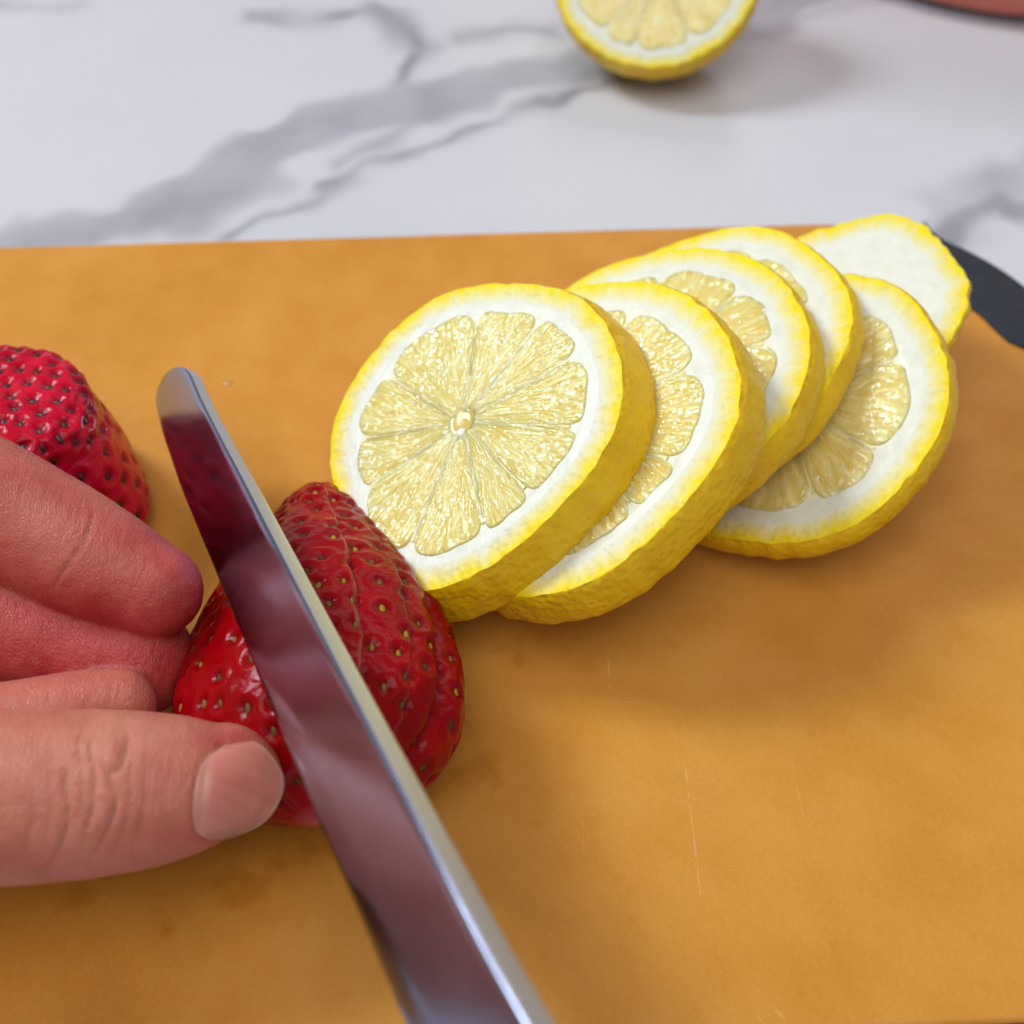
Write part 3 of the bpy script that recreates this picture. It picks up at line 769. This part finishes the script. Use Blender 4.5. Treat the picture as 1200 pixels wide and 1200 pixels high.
def cut_berry():
    B = np.array([-2.75, 8.25, 1.62]); Tp = np.array([-3.50, 14.62, 1.22])
    root = empty('strawberry', tuple(W([-2.9, 10.2, 0])), 'big red ridged strawberry under the knife blade, held by the fingers', 'strawberry')
    def lobes(a, f):
        # f: 0 = right (+x side), pi/2 = top
        d = lambda c: np.angle(np.exp(1j * (f - c)))
        w = np.clip(a * 4, 0, 1) * np.clip((1 - a) * 5, 0, 1)
        w2 = np.clip((1 - a) * 3.2, 0, 1)
        c1 = 1.22 + 0.10 * (a - 0.5) + 0.012 * np.sin(a * 40)
        c2 = 0.40 - 0.10 * (a - 0.5)
        g = 1 - 0.115 * np.exp(-(d(c2) / 0.11) ** 2) * np.clip((0.80 - a) * 2.4, 0, 1)
        x = d(c1)
        g = g - 0.070 * w * np.where(x < 0, np.exp(x / 0.22), np.exp(-x / 0.02)) + 0.022 * w * np.exp(-((x - 0.012) / 0.022) ** 2)
        x = d(0.80 - 0.06 * (a - 0.5) + 0.010 * np.sin(a * 33 + 1))
        g = g - 0.040 * w * np.where(x < 0, np.exp(x / 0.16), np.exp(-x / 0.02)) + 0.012 * w * np.exp(-((x - 0.012) / 0.022) ** 2)
        g = g - 0.06 * np.exp(-(d(2.5) / 0.3) ** 2) * w2
        return g + 0.02 * np.sin(2 * f + 1)
    def edge(a, f):
        d = np.angle(np.exp(1j * (f - (1.22 + 0.10 * (a - 0.5) + 0.012 * np.sin(a * 40)))))
        d2 = np.angle(np.exp(1j * (f - (0.80 - 0.06 * (a - 0.5) + 0.010 * np.sin(a * 33 + 1)))))
        return 0.42 * np.exp(-((d - 0.010) / 0.016) ** 2) * np.clip((1 - a) * 5, 0, 1) + 0.12 * np.exp(-((d2 - 0.010) / 0.014) ** 2) * np.clip((1 - a) * 5, 0, 1)
    prof = [(0.0, 0.38), (0.025, 0.58), (0.06, 0.76), (0.13, 0.93), (0.27, 1.02), (0.42, 0.98), (0.58, 0.84), (0.73, 0.61), (0.86, 0.385), (0.94, 0.25), (0.98, 0.14), (1.0, 0.02)]
    strawberry(root, B, Tp, (0, 0, 1), 2.15, 1.72, prof, lobes, 295, 5, 0.395, up_only=True, res=(320, 520), edge=edge)
cut_berry()
def back_berry():
    B = np.array([-9.15, 15.0, 0.15]); Tp = np.array([-9.10, 15.25, 2.98])
    root = empty('strawberry', tuple(W([-9.15, 15.0, 0])), 'red strawberry standing upright behind the index finger at the left edge', 'strawberry')
    lobes = lambda a, f: 1 + 0.03 * np.sin(3 * f + 0.6) + 0.02 * np.sin(5 * f)
    prof = [(0.0, 0.90), (0.06, 0.985), (0.2, 0.99), (0.4, 0.93), (0.6, 0.86), (0.76, 0.79), (0.88, 0.755), (0.945, 0.68), (0.98, 0.50), (1.0, 0.02)]
    strawberry(root, B, Tp, (0, -1, 0), 2.3, 2.2, prof, lobes, 240, 9, 0.42, True, (240, 320), pit_d=0.050, seed_me=SEED_DARK, skin=m_crimson)
back_berry()

# ------------------------------------------------------------------ knife
def knife():
    E0 = pt(183, 474, 1.9); E1 = pt(473, 1200, 4.7); Sx = pt(437, 858, 5.10)
    m = np.cross(E1 - E0, Sx - E0); m /= np.linalg.norm(m)
    if m @ (EYE - E0) < 0: m = -m                 # towards the camera side: the face we see
    def on(u, v): r = ray(u, v); return EYE + r * (((E0 - EYE) @ m) / (r @ m))
    edge = [(181, 472), (188, 503), (211, 572), (241, 645), (286, 756), (331, 866), (381, 985), (430, 1100), (473, 1200), (540, 1355)]
    spine = [(222, 437), (236, 470), (262, 521), (286, 566), (345, 682), (400, 790), (455, 895), (510, 1000), (564, 1104), (618, 1200), (700, 1345)]
    tip = [(181, 472), (182, 459), (187, 447), (195, 436), (205, 430), (214, 429), (222, 437)]
    def resample(L, n):
        P = np.array([on(*p) for p in L]); s = np.concatenate([[0], np.cumsum(np.linalg.norm(np.diff(P, axis=0), axis=1))])
        # smooth a little
        q = np.linspace(0, s[-1], n); return np.stack([np.interp(q, s, P[:, k]) for k in range(3)], -1)
    n = 90
    tp = resample(tip, 25)
    lowc = np.concatenate([tp[12::-1], resample(edge, n)[1:]]); upc = np.concatenate([tp[12:], resample(spine, n)[1:]])
    for _ in range(2):
        lowc[1:-1] = (lowc[:-2] + 2 * lowc[1:-1] + lowc[2:]) / 4; upc[1:-1] = (upc[:-2] + 2 * upc[1:-1] + upc[2:]) / 4
    N = len(lowc)
    root = empty('kitchen_knife', tuple(W(on(330, 866))), 'steel kitchen knife with a rounded tip, blade lying across the strawberry', 'knife')
    th = 0.23; rows = []
    back = -m
    tip_w = np.clip(np.linspace(0, N, N) / 10, 0.15, 1) ** 0.5
    # the seen face: near the edge a fine bevel, then flat up to the spine, then round over
    def row(t, dpt): rows.append(lowc + (upc - lowc) * t + np.outer(dpt * np.linspace(0.92, 1.75, N), back))
    cs = [(0.0, 0.030), (0.012, 0.012), (0.07, 0.0), (0.3, 0.0), (0.6, 0.0), (0.9, 0.0), (0.975, 0.0), (0.992, 0.006), (1.0, 0.022), (1.003, 0.05), (1.004, th * 0.5), (1.003, th - 0.05), (1.0, th - 0.018), (0.99, th), (0.93, th - 0.008), (0.6, th * 0.72), (0.3, th * 0.48), (0.07, 0.09), (0.012, 0.046), (0.0, 0.032)]
    for t, dpt in cs: row(t, dpt)
    G = np.array(rows)
    mid = len(cs)
    me = fast_mesh('blade', local(root, G.reshape(-1, 3)), gridfaces(mid, N))
    me.materials.append(m_steel); me.materials.append(m_spine)
    mi = np.zeros((mid - 1, N - 1), np.int32); mi[8:12] = 1
    me.polygons.foreach_set('material_index', mi.ravel())
    # keep the spine crisp
    link('blade', me, None, root)
    # handle (out of the picture, below the camera)
    a0 = (lowc[-1] + upc[-1]) / 2 + back * th / 2; ax = (lowc[-1] - lowc[-30]); ax /= np.linalg.norm(ax); wv = upc[-1] - lowc[-1]; wv -= ax * (wv @ ax); hw = np.linalg.norm(wv) / 2; wv /= np.linalg.norm(wv)
    nu = 24; rows = []
    for s, w_, d_ in ((0, .4, .5), (0.01, .62, .8), (0.4, .70, .85), (3, .62, .85), (6, .60, .85), (8.5, .72, .85), (9.4, .66, .8), (9.7, .3, .4)):
        a = np.linspace(0, 2 * np.pi, nu, endpoint=False)
        rows.append(a0 + ax * s + np.outer(np.cos(a) * hw * w_, wv) + np.outer(np.sin(a) * 0.75 * d_, back))
    G = np.array(rows); link('handle', fast_mesh('handle', local(root, G.reshape(-1, 3)), gridfaces(len(G), nu, True)), m_handle, root)
knife()

# ------------------------------------------------------------------ hand
def spline(P, n):
    P = np.array(P, float); Q = np.concatenate([[2 * P[0] - P[1]], P, [2 * P[-1] - P[-2]]]); out = []
    m = len(P) - 1
    for k in range(m):
        p0, p1, p2, p3 = Q[k:k + 4]
        for t in np.linspace(0, 1, n, endpoint=(k == m - 1)):
            out.append(0.5 * ((2 * p1) + (-p0 + p2) * t + (2 * p0 - 5 * p1 + 4 * p2 - p3) * t * t + (-p0 + 3 * p1 - 3 * p2 + p3) * t ** 3))
    return np.array(out)
def tube(chain, n=10, nu=40, flat=(1.0, 1.0), up=(0, 0, 1)):
    """chain of (x, y, z, r): closed tube with rounded ends"""
    Q = spline(chain, n); c = Q[:, :3]; r = Q[:, 3]
    d = np.gradient(c, axis=0); d /= np.linalg.norm(d, axis=1, keepdims=True)
    rows = []
    def ring(cc, dd, rr):
        x = np.cross(dd, up); x /= np.linalg.norm(x); y = np.cross(x, dd)
        a = np.linspace(0, 2 * np.pi, nu, endpoint=False)
        rows.append(cc + np.outer(np.cos(a), x) * rr * flat[0] + np.outer(np.sin(a), y) * rr * flat[1])
    for b in np.linspace(0.05, 0.95, 8)[::1]:
        a = (1 - b) * math.pi / 2; ring(c[0] - d[0] * r[0] * math.sin(a), d[0], r[0] * math.cos(a))
    for cc, dd, rr in zip(c, d, r): ring(cc, dd, rr)
    for b in np.linspace(0.05, 0.97, 10):
        a = b * math.pi / 2; ring(c[-1] + d[-1] * r[-1] * math.sin(a), d[-1], r[-1] * math.cos(a))
    G = np.array(rows); V = G.reshape(-1, 3); F = [list(map(int, f)) for f in gridfaces(len(G), nu, True)]
    F.append(list(range(nu))); F.append(list(range(len(V) - nu, len(V)))[::-1])
    return V, F
def J(u, v, z, r): return (*pt(u, v, z), r)
THUMB = [J(-640, 1000, 3.0, 1.9), J(-380, 965, 3.2, 1.45), J(-120, 940, 3.0, 1.20), J(60, 931, 2.80, 1.17), J(150, 926, 2.72, 1.10), J(215, 920, 2.62, 0.98), J(262, 914, 2.52, 0.80)]
INDEX = [J(-640, 520, 4.0, 1.45), J(-420, 470, 4.6, 1.12), J(-240, 510, 4.2, 1.12), J(-60, 575, 3.55, 1.10), J(40, 622, 3.20, 1.02), J(120, 662, 3.0, 0.90), J(182, 692, 2.85, 0.72)]
MIDDLE = [J(-640, 640, 3.2, 1.4), J(-380, 620, 3.6, 1.1), J(-180, 665, 2.8, 1.05), J(-20, 725, 2.2, 0.95), J(80, 756, 1.9, 0.90), J(160, 774, 1.75, 0.90)]
RING = [J(-640, 760, 2.4, 1.3), J(-380, 740, 2.6, 1.0), J(-160, 770, 1.6, 0.85), J(-20, 805, 1.0, 0.75), J(60, 820, 0.9, 0.65)]
LITTLE = [J(-640, 880, 2.0, 1.2), J(-380, 880, 2.2, 0.85), J(-140, 880, 2.3, 0.75), J(20, 850, 2.3, 0.66), J(90, 834, 2.3, 0.60), J(140, 826, 2.25, 0.53)]
def hand():
    root = empty('hand', tuple(W([-8.0, 9.5, 0])), 'left hand with thumb and fingers pinching the strawberry under the knife', 'hand')
    Vs, Fs = [], []; off = 0
    def put(V, F):
        nonlocal off
        Vs.append(V); Fs.extend([[i + off for i in f] for f in F]); off += len(V)
    put(*tube(THUMB, flat=(1.0, 0.92))); 
    for ch in (INDEX, MIDDLE, RING, LITTLE): put(*tube(ch))
    wrist = np.array([-21.0, 7.0, 4.0])
    for ch in (INDEX, MIDDLE, RING, LITTLE):
        put(*tube([(*ch[0][:3], 1.45), (*((np.array(ch[0][:3]) * 0.5 + wrist * 0.5)), 1.9), (*wrist, 2.2)]))
    put(*tube([(*THUMB[0][:3], 1.9), (*((np.array(THUMB[0][:3]) * 0.5 + wrist * 0.5)), 2.3), (*wrist, 2.3), (*(wrist + np.array([-5, -3, 0.4])), 2.5), (*(wrist + np.array([-12, -7, 0.8])), 2.9)]))
    V = np.concatenate(Vs)
    tmp = bpy.data.meshes.new('tmp'); tmp.from_pydata((V * S).tolist(), [], Fs); tmp.update()
    ob = bpy.data.objects.new('tmp', tmp); C.objects.link(ob)
    rm = ob.modifiers.new('r', 'REMESH'); rm.mode = 'VOXEL'; rm.voxel_size = 0.045 * S; rm.adaptivity = 0
    smd = ob.modifiers.new('s', 'SMOOTH'); smd.factor = 0.5; smd.iterations = 6
    dg = bpy.context.evaluated_depsgraph_get(); dg.update()
    ev = ob.evaluated_get(dg); me = bpy.data.meshes.new_from_object(ev)
    bpy.data.objects.remove(ob); bpy.data.meshes.remove(tmp)
    nv = len(me.vertices); co = np.empty(nv * 3, np.float32); me.vertices.foreach_get('co', co); P = co.reshape(-1, 3).astype(float) / S
    no = np.empty(nv * 3, np.float32); me.vertices.foreach_get('normal', no); Nn = no.reshape(-1, 3).astype(float)
    disp = np.zeros(nv); crease = np.zeros(nv)
    # knuckle folds of the thumb: curves on its back, found on the photograph (height of the skin there: about 3.7 cm)
    near = (P[:, 0] > -9.5) & (P[:, 0] < -3)
    def px(P, ztop):
        # lay the point on the photograph
        d = P - EYE; zc = d @ _fw
        return 600 + 1448 * d[:, 0] / zc, 600 - 1448 * (d @ _up) / zc
    U, Vv = px(P, 0)
    thumb_c = np.array([c[:3] for c in THUMB])
    # distance to thumb axis decides which digit a vertex belongs to
    def axd(ch):
        c = spline([q for q in ch], 8); return np.min(np.linalg.norm(P[:, None, :] - c[None, :, :3], axis=2) - c[None, :, 3], axis=1)
    sub = np.where(near)[0]
    dT = np.full(nv, 9.0); dI = np.full(nv, 9.0); dM = np.full(nv, 9.0); dL = np.full(nv, 9.0)
    Pall = P
    P = Pall[sub]; dT[sub] = axd(THUMB); dI[sub] = axd(INDEX); dM[sub] = np.minimum(axd(MIDDLE), axd(RING)); dL[sub] = axd(LITTLE)
    P = Pall
    isT = (dT < np.minimum(np.minimum(dI, dM), dL)); isI = (dI < np.minimum(np.minimum(dT, dM), dL)); isM = (dM < np.minimum(np.minimum(dT, dI), dL)) & near
    upm = isT & near & (Nn @ np.array([0, -0.45, 0.9]) > 0.0)
    def crease_line(pts, w, depth, mask, cw=1.0):
        pl = spline([(a, b, 0) for a, b in pts], 8)[:, :2]
        idx = np.where(mask)[0]
        d, arc = polydist(U[idx], Vv[idx], [tuple(q) for q in pl])
        Lr = arc.max() if len(arc) else 1; env = np.clip(np.minimum(arc, Lr - arc) / (0.15 * Lr + 1e-6), 0, 1)
        env = 0.25 + 0.75 * env
        d = d + 1.2 * vnoise(np.stack([U[idx] * 0.08, Vv[idx] * 0.08, 0 * d], -1), 1.0, 3)
        disp[idx] += (-depth * np.exp(-(d / w) ** 2) + depth * 0.45 * np.exp(-((np.abs(d) - 2.2 * w) / (1.3 * w)) ** 2)) * env
        crease[idx] = np.maximum(crease[idx], cw * np.exp(-(d / (w * 1.1)) ** 2) * env)
    for pts, w, dp in [
        ([(112, 858), (106, 872), (108, 890), (110, 915), (109, 945), (101, 970), (96, 990)], 2.6, .022),
        ([(146, 852), (150, 865), (146, 885), (141, 900), (131, 905), (128, 915), (136, 935), (132, 955), (118, 985), (102, 1015)], 2.6, .024),
        ([(80, 895), (76, 920), (80, 950), (74, 980), (54, 1020)], 2.8, .020),
        ([(158, 880), (152, 910), (152, 940), (142, 975), (128, 1005)], 2.2, .014),
        ([(171, 880), (169, 910), (168, 940), (160, 985)], 2.4, .008),
        ([(96, 850), (90, 870), (94, 900), (95, 935), (88, 965)], 2.2, .012),
        ([(60, 870), (56, 910), (58, 950), (50, 990)], 3.0, .008),
        ([(122, 872), (118, 890), (124, 905)], 2.0, .012),
        ([(40, 920), (36, 960), (28, 1000)], 3.5, .006)]:
        crease_line(pts, w * 0.9, dp * 0.62, upm, 0.85); crease_line(pts, w * 2.6, dp * 0.85, upm, 0.25)
    # raised knuckle pad between the two middle folds
    d = np.hypot((U - 128) / 16, (Vv - 872) / 16); disp += np.where(upm, 0.030 * np.exp(-d ** 2), 0)
    mi_ = isI & near & (Nn @ np.array([0.1, -0.7, 0.5]) > -0.2)
    for pts, w, dp in [([(106, 588), (108, 605), (103, 622), (92, 645), (75, 668), (60, 690)], 3.2, .016), ([(94, 585), (96, 610), (85, 640)], 2.5, .006), ([(-20, 560), (-30, 600), (-50, 640)], 4.0, .012)]:
        crease_line(pts, w, dp, mi_, 0.6)
    # nail bed: a slight hollow with a fold of skin round it
    nailp = [(226, 978), (226, 950), (229, 915), (236, 890), (256, 874), (300, 866)]
    crease_line(nailp, 3.0, .012, upm, 0.45)
    crease_line([(226, 980), (250, 984), (275, 976)], 3.0, .012, upm, 0.5)
    disp += np.where(near, 0.006 * vnoise(P, 5.0, 21) + 0.004 * vnoise(P * np.array([1, 0.4, 1]), 16.0, 22), 0)
    P = P + Nn * disp[:, None]
    # skin colour: fingertips flushed by juice, shade under and between fingers painted in
    fl = np.full(nv, 0.12)
    fl = np.where(isI & near, 0.56 + 0.44 * np.clip((U - 60) / 180, 0, 1) + 0.40 * np.clip((Vv - 640 - 0.3 * (U - 0)) / 80, 0, 1), fl)  # index underside reddened towards the bottom: painted shade
    fl = np.where(isM, 0.95, fl); fl = np.where((dL < np.minimum(dT, np.minimum(dI, dM))) & near, 0.42, fl)  # middle and ring fingers: lack of light painted as deep red
    fl = np.where(isT & near, 0.10 + 0.25 * np.clip((U - 150) / 120, 0, 1) + 0.55 * np.exp(-((U - 265) / 40) ** 2 - ((Vv - 868) / 12) ** 2) + 0.35 * np.exp(-((Vv - 1010 + 0.25 * (U - 100).clip(0)) / 22) ** 2), fl)
    fl = np.clip(fl + 0.12 * vnoise(P, 1.3, 31), 0, 1)
    # smooth the hand-over between digits
    me.vertices.foreach_set('co', ((P + np.array([0, 0, ZB])) * S - np.array(root.location)).astype(np.float32).ravel())
    ed = np.empty(len(me.edges) * 2, np.int32); me.edges.foreach_get('vertices', ed); ed = ed.reshape(-1, 2)
    for _ in range(12):
        acc = np.zeros(nv); cnt = np.zeros(nv)
        np.add.at(acc, ed[:, 0], fl[ed[:, 1]]); np.add.at(acc, ed[:, 1], fl[ed[:, 0]]); np.add.at(cnt, ed[:, 0], 1); np.add.at(cnt, ed[:, 1], 1)
        fl = 0.4 * fl + 0.6 * acc / np.maximum(cnt, 1)
    for k, a in (('flush_shade', fl), ('crease', crease)):
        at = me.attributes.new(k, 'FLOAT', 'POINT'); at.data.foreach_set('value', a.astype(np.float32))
    me.polygons.foreach_set('use_smooth', np.full(len(me.polygons), True)); me.update(); me.name = 'skin'
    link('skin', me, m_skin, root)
    # thumb nail: laid on the thumb tip
    bvh = BVHTree.FromPolygons([tuple(p) for p in P], [tuple(p.vertices) for p in me.polygons])
    nu, nv2 = 40, 34
    G = np.zeros((nv2, nu, 3)); lun = np.zeros((nv2, nu)); tipe = np.zeros((nv2, nu))
    ax0 = pt(228, 930, 3.4); 
    left = spline([(244, 984, 0), (230, 974, 0), (226, 950, 0), (230, 915, 0), (240, 891, 0), (264, 873, 0)], 8)[:, :2]
    right = spline([(268, 983, 0), (308, 964, 0), (329, 934, 0), (331, 906, 0), (312, 878, 0), (296, 868, 0)], 8)[:, :2]
    ls = np.linspace(0, len(left) - 1, nv2)
    Lp = np.stack([np.interp(ls, np.arange(len(left)), left[:, k]) for k in (0, 1)], -1)
    rs = np.linspace(0, len(right) - 1, nv2)
    Rp = np.stack([np.interp(rs, np.arange(len(right)), right[:, k]) for k in (0, 1)], -1)
    for j in range(nv2):
        for i in range(nu):
            t = i / (nu - 1); uv = Lp[j] * (1 - t) + Rp[j] * t
            r = ray(*uv); r = r / np.linalg.norm(r)
            hit = bvh.ray_cast(Vector(EYE), Vector(r))
            G[j, i] = np.array(hit[0]) if hit[0] is not None and (Vector(EYE) - hit[0]).length < 18.5 else np.nan
            y = (uv[1] - 930) / 50; lun[j, i] = np.clip(1 - abs((t - 0.10 + 0.05 * y * y)) / 0.13, 0, 1) * np.clip(1.3 - abs(y), 0, 1)
            tipe[j, i] = np.clip((t - 0.955) / 0.03, 0, 1)
    hit_d = np.linalg.norm(G - EYE, axis=2)
    # depth where the free edge leaves the flesh: carry on from the last good point
    dist = np.linalg.norm(G - EYE, axis=2)
    for j in range(nv2):
        good = ~np.isnan(dist[j])
        if good.sum() < 3: continue
        ii = np.arange(nu)[good]; co_ = np.polyfit(ii, dist[j][good], 2)
        fitd = np.polyval(co_, np.arange(nu)); dist[j] = fitd
    for _ in range(2): dist[1:-1] = (dist[:-2] + 2 * dist[1:-1] + dist[2:]) / 4
    for j in range(nv2):
        for i in range(nu):
            t = i / (nu - 1); uv = Lp[j] * (1 - t) + Rp[j] * t; r = ray(*uv); r = r / np.linalg.norm(r)
            e = min(t / 0.22, 1, j / 6, (nv2 - 1 - j) / 6)
            dd = dist[j, i] - 0.016 - 0.032 * math.sin(min(1, e) * math.pi / 2)
            if not np.isnan(hit_d[j, i]): dd = min(dd, hit_d[j, i] - 0.014)
            G[j, i] = EYE + r * dd
    lowv = G + np.array([0, 0.02, -0.06])
    V = np.concatenate([G.reshape(-1, 3), lowv.reshape(-1, 3)]); n0 = nu * nv2
    ring = np.concatenate([np.arange(nu), np.arange(1, nv2) * nu + nu - 1, (nv2 - 1) * nu + np.arange(nu - 2, -1, -1), np.arange(nv2 - 2, 0, -1) * nu])
    F = [gridfaces(nv2, nu), gridfaces(nv2, nu, False, n0, True), np.stack([ring, ring + n0, np.roll(ring, -1) + n0, np.roll(ring, -1)], -1)]
    link('thumb_nail', fast_mesh('thumb_nail', local(root, V), F, {'lunula': np.concatenate([lun.ravel(), lun.ravel()]), 'tipedge': np.concatenate([tipe.ravel(), tipe.ravel()])}), m_nail, root)
hand()

# ------------------------------------------------------------------ glass bowl with red puree, upper right
def bowl():
    p = [pt(1040, 0, -ZB)[:2], pt(1110, 20, -ZB)[:2], pt(1200, 34, -ZB)[:2]]
    (ax, ay), (bx, by), (cx, cy) = p
    d = 2 * (ax * (by - cy) + bx * (cy - ay) + cx * (ay - by))
    ux = ((ax**2 + ay**2) * (by - cy) + (bx**2 + by**2) * (cy - ay) + (cx**2 + cy**2) * (ay - by)) / d
    uy = ((ax**2 + ay**2) * (cx - bx) + (bx**2 + by**2) * (ax - cx) + (cx**2 + cy**2) * (bx - ax)) / d
    R = math.hypot(ax - ux, ay - uy)
    R = min(max(R, 6.0), 9.0)
    # keep the near rim point
    dirn = np.array([ux, uy]) - np.array(p[1]); dirn /= np.linalg.norm(dirn)
    ctr = np.array(p[1]) + dirn * (R - 0.25)
    root = empty('glass_bowl', tuple(W([ctr[0], ctr[1], -ZB])), 'clear glass bowl at the upper right edge on the marble', 'bowl')
    nu = 96; a = np.linspace(0, 2 * np.pi, nu, endpoint=False)
    def lathe(name, prof, mat, parent):
        G = np.array([np.stack([r * np.cos(a), r * np.sin(a), np.full(nu, z)], -1) for r, z in prof]) * S
        return link(name, fast_mesh(name, G.reshape(-1, 3), gridfaces(len(prof), nu, True)), mat, parent)
    k = R
    lathe('bowl_glass', [(0.01, 0.02), (k - 1.0, 0.0), (k - 0.35, 0.06), (k - 0.05, 0.2), (k + 0.02, 0.5), (k + 0.12, 2.0), (k + 0.45, 4.0), (k + 0.9, 5.5), (k + 0.85, 5.62), (k + 0.7, 5.5), (k + 0.2, 4.0), (k - 0.15, 2.0), (k - 0.25, 0.6), (k - 0.5, 0.22), (0.01, 0.15)], m_glass, root)
    o = lathe('fruit_puree', [(0.01, 0.17), (k - 0.52, 0.24), (k - 0.28, 0.62), (k - 0.17, 2.0), (k - 0.02, 3.2), (k - 0.04, 3.3), (0.01, 3.35)], m_drink, None)
    o.location = root.location
    tag(o, 'orange red fruit puree inside the glass bowl at the upper right', 'puree')
bowl()

# ------------------------------------------------------------------ juice droplets on the board
def droplet(u, v, r, label):
    c = pt(u, v); nu, nvv = 18, 7
    a = np.linspace(0, 2 * np.pi, nu, endpoint=False); rows = []
    ph = rng.uniform(0, 6)
    for b in np.linspace(0, math.pi / 2 - 0.02, nvv):
        rr = r * math.cos(b) * (1 + 0.18 * np.sin(2 * a + ph) + 0.1 * np.sin(3 * a)); rows.append(np.stack([rr * np.cos(a), rr * np.sin(a), np.full(nu, r * 0.34 * math.sin(b) + 0.001)], -1))
    G = np.array(rows) * S
    o = link('juice_droplet', fast_mesh('juice_droplet', G.reshape(-1, 3), gridfaces(nvv, nu, True)), m_juice)
    o.location = W(c)
    tag(o, label, 'droplet', 'juice droplets on the board')
droplet(267, 448, 0.11, 'larger clear juice droplet on the board right of the knife tip')
droplet(212, 597, 0.09, 'small amber juice droplet between the left strawberry and the blade')
